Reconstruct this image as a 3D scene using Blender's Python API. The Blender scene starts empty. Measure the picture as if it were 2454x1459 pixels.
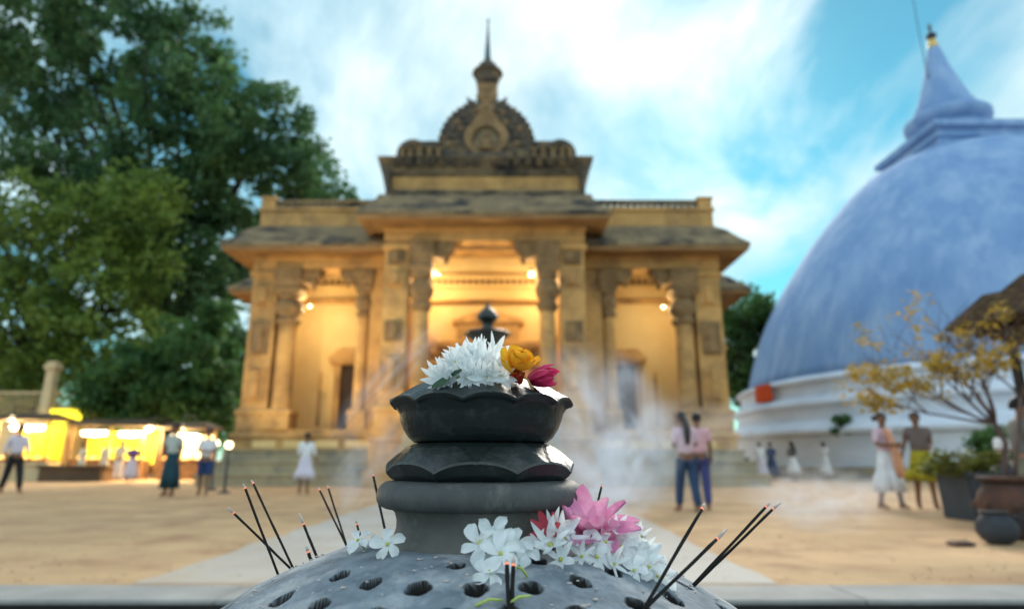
import bpy, math, random
import numpy as np
from mathutils import Vector, Matrix
R = math.radians
PI = math.pi
scene = bpy.context.scene
col = scene.collection

# ------------------------------------------------------------------ camera
CAM_Z, TILT, FPX = 0.88, R(13.9), 1500.0
cam = bpy.data.cameras.new('camera'); camo = bpy.data.objects.new('camera', cam); col.objects.link(camo)
camo.location = (0, 0, CAM_Z); camo.rotation_euler = (R(90) + TILT, 0, 0)
cam.sensor_width = 36; cam.lens = 36 * FPX / 2454; cam.clip_start = 0.02; cam.clip_end = 5000
cam.dof.use_dof = True; cam.dof.focus_distance = 0.60; cam.dof.aperture_fstop = 4.0
scene.camera = camo

# ------------------------------------------------------------------ sky, sun, exposure
SUN_AZ, SUN_EL = R(19), R(30)
sun_dir = Vector((math.sin(SUN_AZ) * math.cos(SUN_EL), math.cos(SUN_AZ) * math.cos(SUN_EL), math.sin(SUN_EL)))
world = bpy.data.worlds.new('World'); scene.world = world; world.use_nodes = True
nt = world.node_tree; nt.nodes.clear()
def N(nt, t, **k):
    n = nt.nodes.new(t)
    for a, b in k.items(): setattr(n, a, b)
    return n
def ramp(nt, stops, interp='LINEAR'):
    n = N(nt, 'ShaderNodeValToRGB'); cr = n.color_ramp; cr.interpolation = interp
    while len(cr.elements) < len(stops): cr.elements.new(0.5)
    for e, (p, c) in zip(cr.elements, stops):
        e.position = p; e.color = (c, c, c, 1) if not isinstance(c, tuple) else c + (1,)
    return n
L = nt.links.new
sky = N(nt, 'ShaderNodeTexSky', sky_type='NISHITA', sun_disc=False)
sky.sun_elevation = SUN_EL; sky.sun_rotation = SUN_AZ; sky.air_density = 1.2; sky.dust_density = 0.1; sky.ozone_density = 2.0
bg_sky = N(nt, 'ShaderNodeBackground'); bg_sky.inputs[1].default_value = 0.058
tint = N(nt, 'ShaderNodeMixRGB', blend_type='MULTIPLY'); tint.inputs[0].default_value = 1; tint.inputs[2].default_value = (0.42, 1.16, 1.10, 1)
L(sky.outputs[0], tint.inputs[1]); L(tint.outputs[0], bg_sky.inputs[0])
tc = N(nt, 'ShaderNodeTexCoord')
sep = N(nt, 'ShaderNodeSeparateXYZ'); L(tc.outputs['Generated'], sep.inputs[0])
zc = N(nt, 'ShaderNodeMath', operation='MAXIMUM'); L(sep.outputs[2], zc.inputs[0]); zc.inputs[1].default_value = 0.0
zc2 = N(nt, 'ShaderNodeMath', operation='ADD'); L(zc.outputs[0], zc2.inputs[0]); zc2.inputs[1].default_value = 0.32
div = N(nt, 'ShaderNodeVectorMath', operation='DIVIDE'); L(tc.outputs['Generated'], div.inputs[0])
cmb = N(nt, 'ShaderNodeCombineXYZ')
for i in range(3): L(zc2.outputs[0], cmb.inputs[i])
L(cmb.outputs[0], div.inputs[1])
mp = N(nt, 'ShaderNodeMapping'); mp.inputs['Location'].default_value = (11.3, 4.4, 0.0); mp.inputs['Scale'].default_value = (1.0, 0.75, 1.0)
mp.inputs['Rotation'].default_value = (0, 0, R(-28))
L(div.outputs[0], mp.inputs[0])
nz = N(nt, 'ShaderNodeTexNoise'); nz.inputs['Scale'].default_value = 1.55; nz.inputs['Detail'].default_value = 9; nz.inputs['Roughness'].default_value = 0.58; nz.inputs['Distortion'].default_value = 0.35
L(mp.outputs[0], nz.inputs['Vector'])
cov = ramp(nt, [(0.40, 0.05), (0.50, 0.55), (0.60, 1.0)]); L(nz.outputs[0], cov.inputs[0])
# clouds: bright at the veiled sun; unseen opposite sky brightened to fill the ground
dot = N(nt, 'ShaderNodeVectorMath', operation='DOT_PRODUCT'); L(tc.outputs['Generated'], dot.inputs[0]); dot.inputs[1].default_value = sun_dir
glow = ramp(nt, [(0.0, (1.10, 1.18, 1.26)), (0.70, (0.60, 0.73, 0.77)), (0.93, (0.46, 0.56, 0.585)), (0.975, (0.58, 0.64, 0.645)), (1.0, (0.95, 0.93, 0.90))]); L(dot.outputs['Value'], glow.inputs[0])
nz2 = N(nt, 'ShaderNodeTexNoise'); nz2.inputs['Scale'].default_value = 3.1; nz2.inputs['Detail'].default_value = 5; L(mp.outputs[0], nz2.inputs['Vector'])
shade = ramp(nt, [(0.36, (0.64, 0.80, 0.84)), (0.62, (1.08, 1.06, 1.04))]); L(nz2.outputs[0], shade.inputs[0])
mul = N(nt, 'ShaderNodeMixRGB', blend_type='MULTIPLY'); mul.inputs[0].default_value = 1
L(glow.outputs[0], mul.inputs[1]); L(shade.outputs[0], mul.inputs[2])
bg_cl = N(nt, 'ShaderNodeBackground'); bg_cl.inputs[1].default_value = 1.0; L(mul.outputs[0], bg_cl.inputs[0])
mix = N(nt, 'ShaderNodeMixShader'); L(cov.outputs[0], mix.inputs[0]); L(bg_sky.outputs[0], mix.inputs[1]); L(bg_cl.outputs[0], mix.inputs[2])
out = N(nt, 'ShaderNodeOutputWorld'); L(mix.outputs[0], out.inputs[0])

sl = bpy.data.lights.new('sun', 'SUN'); sl.energy = 2.6; sl.angle = R(30); sl.color = (1.0, 0.90, 0.78)
so = bpy.data.objects.new('sun', sl); col.objects.link(so); so.rotation_euler = (-sun_dir).to_track_quat('-Z', 'Y').to_euler(); so.location = sun_dir * 60
scene.view_settings.view_transform = 'Standard'; scene.view_settings.look = 'None'; scene.view_settings.gamma = 1; scene.view_settings.use_curve_mapping = False
scene.view_settings.exposure = 0.92
scene.cycles.volume_bounces = 2; scene.cycles.volume_step_rate = 1.0; scene.cycles.volume_max_steps = 128

# ------------------------------------------------------------------ helpers
ct, st_ = math.cos(TILT), math.sin(TILT)
def ray(px, py):
    x = (px - 1227) / FPX; u = (729.5 - py) / FPX
    return Vector((x, ct - u * st_, st_ + u * ct))
def at(px, py, Y):
    d = ray(px, py); k = Y / d.y
    return Vector((d.x * k, Y, CAM_Z + d.z * k))
def gr(px, py, z=0.0):
    d = ray(px, py); k = (z - CAM_Z) / d.z
    return Vector((d.x * k, d.y * k, z))

MATS = {}
def mat(name, c1, c2=None, scale=4.0, rough=0.85, bump=0.0, bscale=None, c3=None, c3scale=1.5, c3lim=(0.52, 0.66), spec=0.3, stretch=None, emit=0.0, metal=0.0, leaf=0.0, bdist=0.02):
    m = bpy.data.materials.new(name); m.use_nodes = True; t = m.node_tree; t.nodes.clear(); l = t.links.new
    o = N(t, 'ShaderNodeOutputMaterial'); b = N(t, 'ShaderNodeBsdfPrincipled')
    b.inputs['Roughness'].default_value = rough; b.inputs['Specular IOR Level'].default_value = spec; b.inputs['Metallic'].default_value = metal
    g = N(t, 'ShaderNodeNewGeometry'); vec = g.outputs['Position']
    if stretch:
        mpn = N(t, 'ShaderNodeMapping'); mpn.inputs['Scale'].default_value = stretch; l(vec, mpn.inputs[0]); vec = mpn.outputs[0]
    c2 = c2 or tuple(x * 0.75 for x in c1)
    n = N(t, 'ShaderNodeTexNoise'); n.inputs['Scale'].default_value = scale; n.inputs['Detail'].default_value = 7; n.inputs['Roughness'].default_value = 0.62; l(vec, n.inputs['Vector'])
    r = ramp(t, [(0.33, c2), (0.66, c1)]); l(n.outputs[0], r.inputs[0]); c = r.outputs[0]
    if c3:
        n3 = N(t, 'ShaderNodeTexNoise'); n3.inputs['Scale'].default_value = c3scale; n3.inputs['Detail'].default_value = 8; n3.inputs['Roughness'].default_value = 0.65; l(vec, n3.inputs['Vector'])
        r3 = ramp(t, [(c3lim[0], 0.0), (c3lim[1], 1.0)]); l(n3.outputs[0], r3.inputs[0])
        mx = N(t, 'ShaderNodeMixRGB'); l(r3.outputs[0], mx.inputs[0]); l(c, mx.inputs[1]); mx.inputs[2].default_value = c3 + (1,); c = mx.outputs[0]
    l(c, b.inputs['Base Color'])
    if bump:
        nb = N(t, 'ShaderNodeTexNoise'); nb.inputs['Scale'].default_value = bscale or scale * 6; nb.inputs['Detail'].default_value = 6; l(vec, nb.inputs['Vector'])
        bp = N(t, 'ShaderNodeBump'); bp.inputs['Strength'].default_value = bump; bp.inputs['Distance'].default_value = bdist; l(nb.outputs[0], bp.inputs['Height']); l(bp.outputs[0], b.inputs['Normal'])
    if emit:
        l(c, b.inputs['Emission Color']); b.inputs['Emission Strength'].default_value = emit
    if leaf:
        tr = N(t, 'ShaderNodeBsdfTranslucent'); l(c, tr.inputs[0]); ms = N(t, 'ShaderNodeMixShader'); ms.inputs[0].default_value = leaf
        l(b.outputs[0], ms.inputs[1]); l(tr.outputs[0], ms.inputs[2]); l(ms.outputs[0], o.inputs[0])
    else: l(b.outputs[0], o.inputs[0])
    MATS[name] = m
    return m

def link(name, me, m=None, parent=None, loc=None):
    o = bpy.data.objects.new(name, me); col.objects.link(o)
    if m and me is not None and not me.materials: me.materials.append(MATS[m] if isinstance(m, str) else m)
    if parent: o.parent = parent
    if loc is not None: o.location = loc
    return o
def tag(o, label=None, cat=None, group=None, kind=None):
    if label: o['label'] = label
    if cat: o['category'] = cat
    if group: o['group'] = group
    if kind: o['kind'] = kind
    return o
def thing(name, label, cat, loc=(0, 0, 0), rz=0.0, group=None):
    o = bpy.data.objects.new(name, None); col.objects.link(o); o.location = loc; o.rotation_euler = (0, 0, rz); o.empty_display_size = 0.1
    return tag(o, label, cat, group)
KIDS = {}
def copy_tree(o, parent=None):
    c = o.copy(); col.objects.link(c)
    if parent: c.parent = parent
    for ch in [x for x in bpy.data.objects if x.parent == o]: copy_tree(ch, c)
    return c

class MB:
    def __init__(s): s.v = []; s.f = []
    def add(s, vs, fs):
        b = len(s.v); s.v += [tuple(v) for v in vs]; s.f += [tuple(i + b for i in f) for f in fs]; return s
    def box(s, x0, x1, y0, y1, z0, z1):
        return s.loft([(x0, x1, y0, y1, z0), (x0, x1, y0, y1, z1)])
    def loft(s, rects):
        vs = []; fs = []
        for (x0, x1, y0, y1, z) in rects: vs += [(x0, y0, z), (x1, y0, z), (x1, y1, z), (x0, y1, z)]
        n = len(rects)
        for i in range(n - 1):
            for j in range(4):
                k = (j + 1) % 4; fs.append((i*4+j, i*4+k, i*4+4+k, i*4+4+j))
        fs += [(3, 2, 1, 0), tuple((n-1)*4+i for i in range(4))]
        return s.add(vs, fs)
    def prism(s, poly, y0, y1):       # polygon in (x, z), extruded along y
        n = len(poly); vs = [(x, y0, z) for x, z in poly] + [(x, y1, z) for x, z in poly]
        fs = [tuple(range(n)), tuple(range(2*n-1, n-1, -1))] + [(i, i+n, (i+1) % n + n, (i+1) % n) for i in range(n)]
        return s.add(vs, fs)
    def lathe(s, prof, n=24, c=(0, 0), wave=None, cap=True):
        vs = []; fs = []
        for k, (r, z) in enumerate(prof):
            for i in range(n):
                a = 2*PI*i/n; rr, zz = (r, z) if wave is None else wave(k, a, r, z)
                vs.append((c[0] + rr*math.cos(a), c[1] + rr*math.sin(a), zz))
        m = len(prof)
        for k in range(m-1):
            for i in range(n):
                j = (i+1) % n; fs.append((k*n+i, k*n+j, (k+1)*n+j, (k+1)*n+i))
        if cap: fs += [tuple(range(n-1, -1, -1)), tuple((m-1)*n+i for i in range(n))]
        return s.add(vs, fs)
    def tube(s, pts, rad, n=8, flat=1.0):
        pts = [Vector(p) for p in pts]; vs = []; fs = []; m = len(pts)
        if not hasattr(rad, '__len__'): rad = [rad]*m
        up = Vector((0, 0, 1)); ref = None
        for i, p in enumerate(pts):
            d = (pts[min(i+1, m-1)] - pts[max(i-1, 0)]).normalized()
            if ref is None: ref = d.orthogonal().normalized()
            ref = (ref - d*ref.dot(d)).normalized(); b = d.cross(ref)
            for j in range(n):
                a = 2*PI*j/n; vs.append(p + (ref*math.cos(a) + b*math.sin(a)*flat)*rad[i])
        for i in range(m-1):
            for j in range(n):
                k = (j+1) % n; fs.append((i*n+j, i*n+k, (i+1)*n+k, (i+1)*n+j))
        fs += [tuple(range(n-1, -1, -1)), tuple((m-1)*n+i for i in range(n))]
        return s.add(vs, fs)
    def ball(s, c, r, nu=12, nv=8):
        if not hasattr(r, '__len__'): r = (r, r, r)
        vs = [(c[0], c[1], c[2]-r[2])]; fs = []
        for i in range(1, nv):
            t = PI*i/nv - PI/2
            for j in range(nu):
                a = 2*PI*j/nu; vs.append((c[0]+r[0]*math.cos(t)*math.cos(a), c[1]+r[1]*math.cos(t)*math.sin(a), c[2]+r[2]*math.sin(t)))
        vs.append((c[0], c[1], c[2]+r[2])); top = len(vs)-1
        for j in range(nu):
            k = (j+1) % nu; fs.append((0, 1+k, 1+j)); fs.append((top, top-nu+j, top-nu+k))
            for i in range(nv-2): fs.append((1+i*nu+j, 1+i*nu+k, 1+(i+1)*nu+k, 1+(i+1)*nu+j))
        return s.add(vs, fs)
    def mesh(s, name, smooth=False):
        me = bpy.data.meshes.new(name); me.from_pydata(s.v, [], s.f); me.update()
        if smooth:
            me.polygons.foreach_set('use_smooth', [True]*len(me.polygons))
            if smooth != 'all':
                try: me.set_sharp_from_angle(angle=R(38))
                except Exception: pass
        return me
    def build(s, name, m, parent=None, smooth=False, loc=None):
        return link(name, s.mesh(name, smooth), m, parent, loc)

# ------------------------------------------------------------------ materials
mat('sand', (0.61, 0.40, 0.22), (0.44, 0.28, 0.15), scale=0.75, rough=0.95, bump=0.5, bscale=9, c3=(0.36, 0.20, 0.115), c3scale=1.1, c3lim=(0.50, 0.68), bdist=0.09)
mat('path_concrete', (0.52, 0.475, 0.43), (0.42, 0.37, 0.32), scale=0.8, rough=0.9, bump=0.3, bscale=20, c3=(0.45, 0.33, 0.22), c3scale=0.5, c3lim=(0.5, 0.75))
mat('kerb_stone', (0.36, 0.35, 0.33), (0.26, 0.25, 0.24), scale=2, rough=0.9, bump=0.4)
mat('shaded_wall', (0.030, 0.026, 0.022), (0.014, 0.014, 0.013), scale=3, rough=0.95, bump=0.4)  # near-black colour stands for the shade on the face under the kerb
mat('pavement', (0.10, 0.09, 0.08), (0.06, 0.055, 0.05), scale=2, rough=0.95, bump=0.3)
mat('ochre', (0.60, 0.35, 0.125), (0.38, 0.215, 0.08), scale=0.9, rough=0.9, bump=0.5, bscale=6, c3=(0.17, 0.105, 0.055), c3scale=0.8, c3lim=(0.48, 0.72), bdist=0.06)
mat('ochre_wall', (0.76, 0.55, 0.25), (0.66, 0.45, 0.18), scale=0.7, rough=0.9, bump=0.3, bscale=5)
mat('carved', (0.30, 0.19, 0.09), (0.16, 0.10, 0.05), scale=2.2, rough=0.92, bump=0.9, bscale=5, bdist=0.12)
mat('weathered', (0.29, 0.21, 0.115), (0.13, 0.10, 0.065), scale=1.1, rough=0.95, bump=0.8, bscale=7, c3=(0.035, 0.034, 0.036), c3scale=0.8, c3lim=(0.48, 0.62), stretch=(1, 1, 2.2), bdist=0.08)
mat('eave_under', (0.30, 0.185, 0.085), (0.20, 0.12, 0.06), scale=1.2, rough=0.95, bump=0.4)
mat('dark_carving', (0.135, 0.105, 0.075), (0.055, 0.05, 0.048), scale=2.4, rough=0.95, bump=1.0, bscale=7, c3=(0.24, 0.16, 0.075), c3scale=1.3, c3lim=(0.52, 0.66), bdist=0.12)
mat('step_stone', (0.40, 0.33, 0.20), (0.27, 0.23, 0.15), scale=1.0, rough=0.92, bump=0.5, bscale=7, c3=(0.16, 0.155, 0.13), c3scale=0.9, bdist=0.05)
mat('doorway', (0.05, 0.03, 0.02), rough=0.8)
mat('spire_metal', (0.10, 0.16, 0.20), (0.06, 0.08, 0.10), scale=3, rough=0.55)
mat('skylit_whitewash', (0.21, 0.335, 0.55), (0.14, 0.255, 0.47), scale=0.35, rough=0.9, bump=0.2, bscale=3, c3=(0.29, 0.41, 0.60), c3scale=0.6, c3lim=(0.44, 0.70), stretch=(1.5, 1.5, 0.20))  # blue of the skylight put into the white paint's colour
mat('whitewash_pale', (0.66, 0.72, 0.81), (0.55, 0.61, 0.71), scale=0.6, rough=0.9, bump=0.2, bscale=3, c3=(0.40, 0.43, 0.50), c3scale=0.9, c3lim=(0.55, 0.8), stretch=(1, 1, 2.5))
mat('gold', (0.62, 0.42, 0.10), (0.5, 0.33, 0.08), rough=0.4, metal=0.6)
mat('dark_metal', (0.04, 0.05, 0.07), rough=0.5)
mat('banner', (0.62, 0.085, 0.012), (0.50, 0.06, 0.01), scale=3)
# the burner's stone
mat('black_stone', (0.012, 0.018, 0.017), (0.006, 0.011, 0.010), scale=22, rough=0.36, bump=0.6, bscale=150, c3=(0.050, 0.058, 0.064), c3scale=30, c3lim=(0.54, 0.74), spec=0.55, bdist=0.0012)
mat('ring_stone', (0.085, 0.088, 0.086), (0.045, 0.050, 0.052), scale=26, rough=0.62, bump=0.8, bscale=190, c3=(0.17, 0.165, 0.155), c3scale=30, c3lim=(0.54, 0.74), bdist=0.0012, stretch=(1, 1, 0.5))
mat('neck_stone', (0.14, 0.135, 0.12), (0.075, 0.078, 0.07), scale=16, rough=0.8, bump=0.8, bscale=170, c3=(0.26, 0.25, 0.235), c3scale=14, c3lim=(0.5, 0.72), bdist=0.0012)
mat('dome_stone', (0.215, 0.255, 0.295), (0.105, 0.13, 0.155), scale=34, rough=0.85, bump=1.0, bscale=210, c3=(0.44, 0.455, 0.465), c3scale=18, c3lim=(0.5, 0.72), bdist=0.0016)
# plants
mat('leaf_deep', (0.10, 0.20, 0.07), (0.04, 0.10, 0.05), scale=0.35, rough=0.55, leaf=0.45)
mat('leaf_lamplit', (0.24, 0.33, 0.06), (0.09, 0.17, 0.045), scale=0.45, rough=0.6, leaf=0.5)  # stall lamps' warm light put into the leaf colour
mat('leaf_mid', (0.11, 0.22, 0.06), (0.045, 0.12, 0.045), scale=0.6, rough=0.6, leaf=0.45)
mat('leaf_yellow', (0.50, 0.31, 0.035), (0.26, 0.21, 0.035), scale=2.2, rough=0.6, leaf=0.4)
mat('leaf_box', (0.20, 0.20, 0.03), (0.07, 0.09, 0.02), scale=3, rough=0.6, leaf=0.35)
mat('bark', (0.060, 0.050, 0.042), (0.03, 0.026, 0.022), scale=3, rough=0.95, bump=0.8, stretch=(3, 3, 0.6))
mat('twig', (0.15, 0.095, 0.08), (0.075, 0.05, 0.05), scale=6, rough=0.9)
mat('thatch', (0.085, 0.045, 0.02), (0.03, 0.018, 0.011), scale=14, rough=0.95, bump=1.0, bscale=40, c3=(0.30, 0.21, 0.06), c3scale=7, c3lim=(0.56, 0.68), stretch=(0.5, 0.5, 2))
mat('clay', (0.11, 0.05, 0.034), (0.05, 0.028, 0.022), scale=5, rough=0.8, bump=0.5, c3=(0.05, 0.05, 0.055), c3scale=3, c3lim=(0.48, 0.62))
mat('dark_clay', (0.045, 0.05, 0.06), (0.025, 0.028, 0.032), scale=6, rough=0.7, bump=0.4)
mat('blue_box', (0.06, 0.07, 0.085), (0.045, 0.05, 0.06), scale=3, rough=0.7)
mat('red_post', (0.32, 0.08, 0.05), rough=0.8)
mat('soil', (0.06, 0.04, 0.03), rough=1.0)
# people
mat('skin', (0.21, 0.105, 0.060), (0.19, 0.092, 0.052), scale=9, rough=0.6)
mat('skin_fair', (0.33, 0.17, 0.10), (0.30, 0.15, 0.088), scale=9, rough=0.6)
mat('hair', (0.014, 0.012, 0.012), (0.008, 0.008, 0.008), scale=20, rough=0.5)
for nm, c in dict(white_cloth=(0.74, 0.74, 0.76), lilac_cloth=(0.66, 0.62, 0.72), cream_and_lamplit_cloth=(0.70, 0.62, 0.46), check_cloth=(0.42, 0.45, 0.42), teal_cloth=(0.016, 0.055, 0.075), blue_cloth=(0.025, 0.055, 0.16), navy_cloth=(0.03, 0.06, 0.13), indigo_cloth=(0.06, 0.07, 0.20),
                  black_cloth=(0.02, 0.02, 0.025), purple_cloth=(0.15, 0.09, 0.32), pink_cloth=(0.72, 0.42, 0.48), rose_cloth=(0.66, 0.48, 0.56), peach_cloth=(0.75, 0.36, 0.20), grey_cloth=(0.17, 0.17, 0.165), olive_cloth=(0.42, 0.36, 0.03), sage_cloth=(0.24, 0.25, 0.19), umber_cloth=(0.17, 0.13, 0.12)).items():
    mat(nm, c, tuple(x*0.8 for x in c), scale=7, rough=0.9, bump=0.35, bscale=12, bdist=0.03)
# stalls
mat('yellow_cloth', (0.82, 0.70, 0.03), (0.74, 0.60, 0.02), scale=2, rough=0.9)
mat('stall_wood', (0.20, 0.11, 0.05), (0.12, 0.065, 0.03), scale=4, rough=0.85)
mat('stall_roof', (0.11, 0.08, 0.05), (0.06, 0.045, 0.03), scale=3, rough=0.9)
mat('cream_wall', (0.62, 0.50, 0.30), (0.50, 0.39, 0.22), scale=1, rough=0.9, bump=0.3)
mat('brown_wall', (0.13, 0.08, 0.045), (0.08, 0.05, 0.03), scale=1.2, rough=0.9, bump=0.3)
mat('lamp_white', (1.0, 0.93, 0.72), (1.0, 0.93, 0.72), emit=3.0)
mat('lamp_warm', (1.0, 0.80, 0.45), (1.0, 0.80, 0.45), emit=3.0)
mat('garland', (0.75, 0.42, 0.06), (0.7, 0.6, 0.4), scale=9, rough=0.9, bump=1.0, bscale=30, bdist=0.05)
# offerings
mat('petal_white', (0.86, 0.885, 0.89), (0.76, 0.81, 0.82), scale=60, rough=0.55, leaf=0.35, c3=(0.66, 0.58, 0.40), c3scale=55, c3lim=(0.62, 0.76), bump=0.3, bscale=420, bdist=0.0006)
mat('petal_yellow', (0.88, 0.52, 0.03), (0.84, 0.36, 0.02), scale=40, rough=0.55, leaf=0.3)
mat('petal_red', (0.42, 0.045, 0.015), (0.33, 0.03, 0.012), scale=40, rough=0.55, leaf=0.3)
mat('petal_magenta', (0.72, 0.06, 0.19), (0.58, 0.03, 0.12), scale=40, rough=0.5, leaf=0.3)
mat('petal_pink', (0.82, 0.40, 0.58), (0.70, 0.20, 0.42), scale=45, rough=0.5, leaf=0.3, c3=(0.82, 0.45, 0.58), c3scale=60)
mat('petal_coral', (0.70, 0.10, 0.12), (0.55, 0.06, 0.10), scale=45, rough=0.5, leaf=0.3)
mat('flower_eye', (0.55, 0.55, 0.10), rough=0.6)
mat('stalk', (0.42, 0.52, 0.12), (0.34, 0.44, 0.10), scale=40, rough=0.6)
mat('green_leaf', (0.045, 0.11, 0.05), (0.03, 0.075, 0.035), scale=30, rough=0.4, leaf=0.2)
mat('incense', (0.016, 0.014, 0.013), (0.010, 0.009, 0.009), scale=200, rough=0.95, bump=0.6, bscale=900, bdist=0.0006)
mat('bamboo', (0.30, 0.16, 0.10), (0.22, 0.11, 0.07), scale=80, rough=0.8)
mat('ash', (0.56, 0.50, 0.47), (0.40, 0.35, 0.33), scale=300, rough=1.0, bump=0.8, bscale=900, bdist=0.0008)
mat('ember', (0.75, 0.22, 0.13), (0.75, 0.22, 0.13), emit=0.5)

# ------------------------------------------------------------------ the ground
KY = 4.68                     # where the sand yard ends in a kerb
def sheet(name, m, x0, x1, y0, y1, z, nx=2, ny=2, jitter=0):
    rnd = random.Random(5); vs = []; fs = []
    for j in range(ny+1):
        for i in range(nx+1): vs.append((x0+(x1-x0)*i/nx, y0+(y1-y0)*j/ny, z + (rnd.uniform(-jitter, jitter) if 0 < i < nx and 0 < j < ny else 0)))
    for j in range(ny):
        for i in range(nx): a = j*(nx+1)+i; fs.append((a, a+1, a+nx+2, a+nx+1))
    return tag(MB().add(vs, fs).build(name, m, None, 'all'), kind='structure')
sheet('ground', 'sand', -900, 900, KY, 2500, 0.0, 2, 2)
rg = random.Random(3)
mb = MB(); ys = [KY + 0.25 + 17.2*i/40 for i in range(41)]
lx = [-2.75 + rg.uniform(-0.06, 0.06) for _ in ys]; rx = [1.95 + rg.uniform(-0.06, 0.06) for _ in ys]
mb.add([(a, y, 0.004) for a, y in zip(lx, ys)] + [(b, y, 0.004) for b, y in zip(rx, ys)], [(i, i+41, i+42, i+1) for i in range(40)])
tag(mb.build('path', 'path_concrete'), kind='structure')
kb = thing('kerb', 'grey stone kerb along the edge of the sand yard', 'kerb'); kb['kind'] = 'structure'; del kb['category']; del kb['label']
x = -14.0
while x < 14:
    w = 1.35; MB().loft([(x+.006, x+w-.006, KY-.47, KY+.02, .010), (x+.006, x+w-.006, KY-.47, KY+.02, .032), (x+.010, x+w-.010, KY-.465, KY+.01, .036)]).build('kerb_block', 'kerb_stone', kb); x += w
tag(MB().box(-40, 40, KY-.46, KY-.001, -.55, .009).build('retaining_wall', 'shaded_wall'), 'shade-darkened retaining wall under the grey kerb', 'wall')
sheet('pavement', 'pavement', -60, 60, -60, KY-.42, -0.46)

lit = MB(); rl = random.Random(31)
for k in range(900):          # pebbles, twigs and dry leaves trodden into the sand
    y = KY + .3 + 16*rl.random()**1.6; x = rl.uniform(-.95, .95)*y
    q = rl.uniform(.004, .011); lit.ball((x, y, q*.3+.002), (q*rl.uniform(.8, 2.2), q*rl.uniform(.7, 1.4), q*.45), 6, 4)
tag(lit.build('litter', mat('litter_brown', (0.30, 0.19, 0.11), (0.44, 0.33, 0.22), scale=3)), kind='stuff')

# ------------------------------------------------------------------ temple
TX, TY = -1.0, 23.6
T = thing('temple', 'ochre sandstone temple with pillared porch, domed pediment and spire', 'temple', (TX, TY, 0))
def P(name, mb, m, parent=T, smooth=False): return mb.build(name, m, parent, smooth)
# steps round the wings, and the broad porch steps
for i, (y, z0, z1) in enumerate([(-1.62, 0, .40), (-1.16, .40, .83), (-.74, .83, 1.22)]):
    P('step', MB().loft([(-9.75+.25*i, 9.75-.25*i, y, 12, z0), (-9.75+.25*i, 9.75-.25*i, y, 12, z1-.10), (-9.79+.25*i, 9.79-.25*i, y-.05, 12, z1-.07), (-9.79+.25*i, 9.79-.25*i, y-.05, 12, z1)]), 'step_stone')
P('plinth', MB().loft([(-9.15, 9.15, -.42, 11, 1.222), (-9.15, 9.15, -.42, 11, 1.62), (-9.25, 9.25, -.52, 11, 1.66), (-9.25, 9.25, -.52, 11, 1.78), (-9.10, 9.10, -.36, 11, 1.84), (-9.10, 9.10, -.36, 11, 1.95)]), 'ochre')
for i, z in enumerate([0, .32, .64, .96, 1.28, 1.60]):
    P('porch_step', MB().box(-2.6, 2.6, -4.1+.34*i, -1.0, z+.001, z+.32), 'step_stone')
P('porch_plinth', MB().loft([(-3.95, 3.95, -2.3, 2, .01), (-3.95, 3.95, -2.3, 2, .5), (-3.80, 3.80, -2.15, 2, .55), (-3.80, 3.80, -2.15, 2, 1.45), (-3.9, 3.9, -2.25, 2, 1.5), (-3.9, 3.9, -2.25, 2, 1.6), (-3.75, 3.75, -2.1, 2, 1.66), (-3.75, 3.75, -2.1, 2, 1.953)]), 'ochre')
# plinth panels between the wing pillars
for sx in (-1, 1):
    for k in range(4):
        x = sx*(4.6 + k*1.12); P('plinth_panel', MB().box(x-.42, x+.42, -.45, -.3, 1.29, 1.56), 'ochre_wall')
# inner walls
P('back_wall', MB().box(-8.9, 8.9, 2.4, 2.9, 1.951, 9.6), 'ochre_wall')
for sx in (-1, 1):
    a, b = sorted((sx*8.9, sx*8.4)); P('side_wall', MB().box(a, b, .55, 2.39, 1.951, 9.6), 'ochre_wall')
    a, b = sorted((sx*3.55, sx*3.95)); P('partition_wall', MB().box(a, b, .3, 2.39, 1.951, 9.6), 'ochre_wall')
P('ceiling', MB().box(-8.39, 8.39, -.2, 2.39, 8.95, 9.15), 'ochre_wall')
P('porch_ceiling', MB().box(-3.4, 3.4, -2.0, -.21, 9.16, 9.3), 'ochre_wall')
# dentil frieze and cornice on the back wall
P('cornice', MB().loft([(-8.38, 8.38, 2.20, 2.399, 7.33), (-8.38, 8.38, 2.08, 2.399, 7.38), (-8.38, 8.38, 2.08, 2.399, 7.46), (-8.38, 8.38, 2.25, 2.399, 7.52)]), 'ochre')
P('frieze', MB().box(-8.38, 8.38, 2.22, 2.398, 8.0, 8.12), 'ochre_wall')
for k in range(61):
    x = -8.1 + 16.2*k/60
    if abs(abs(x)-3.75) > .3: P('dentil_shade_block', MB().box(x-.075, x+.075, 2.33, 2.405, 8.22, 8.40), 'eave_under')  # solid darker blocks; their colour stands for the shade inside holes
P('inner_beam', MB().loft([(-3.54, 3.54, .05, .5, 8.15), (-3.54, 3.54, .0, .55, 8.25), (-3.54, 3.54, -.02, .55, 8.75), (-3.54, 3.54, -.14, .55, 8.88), (-3.54, 3.54, -.14, .55, 9.0)]), 'ochre_wall')
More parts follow.
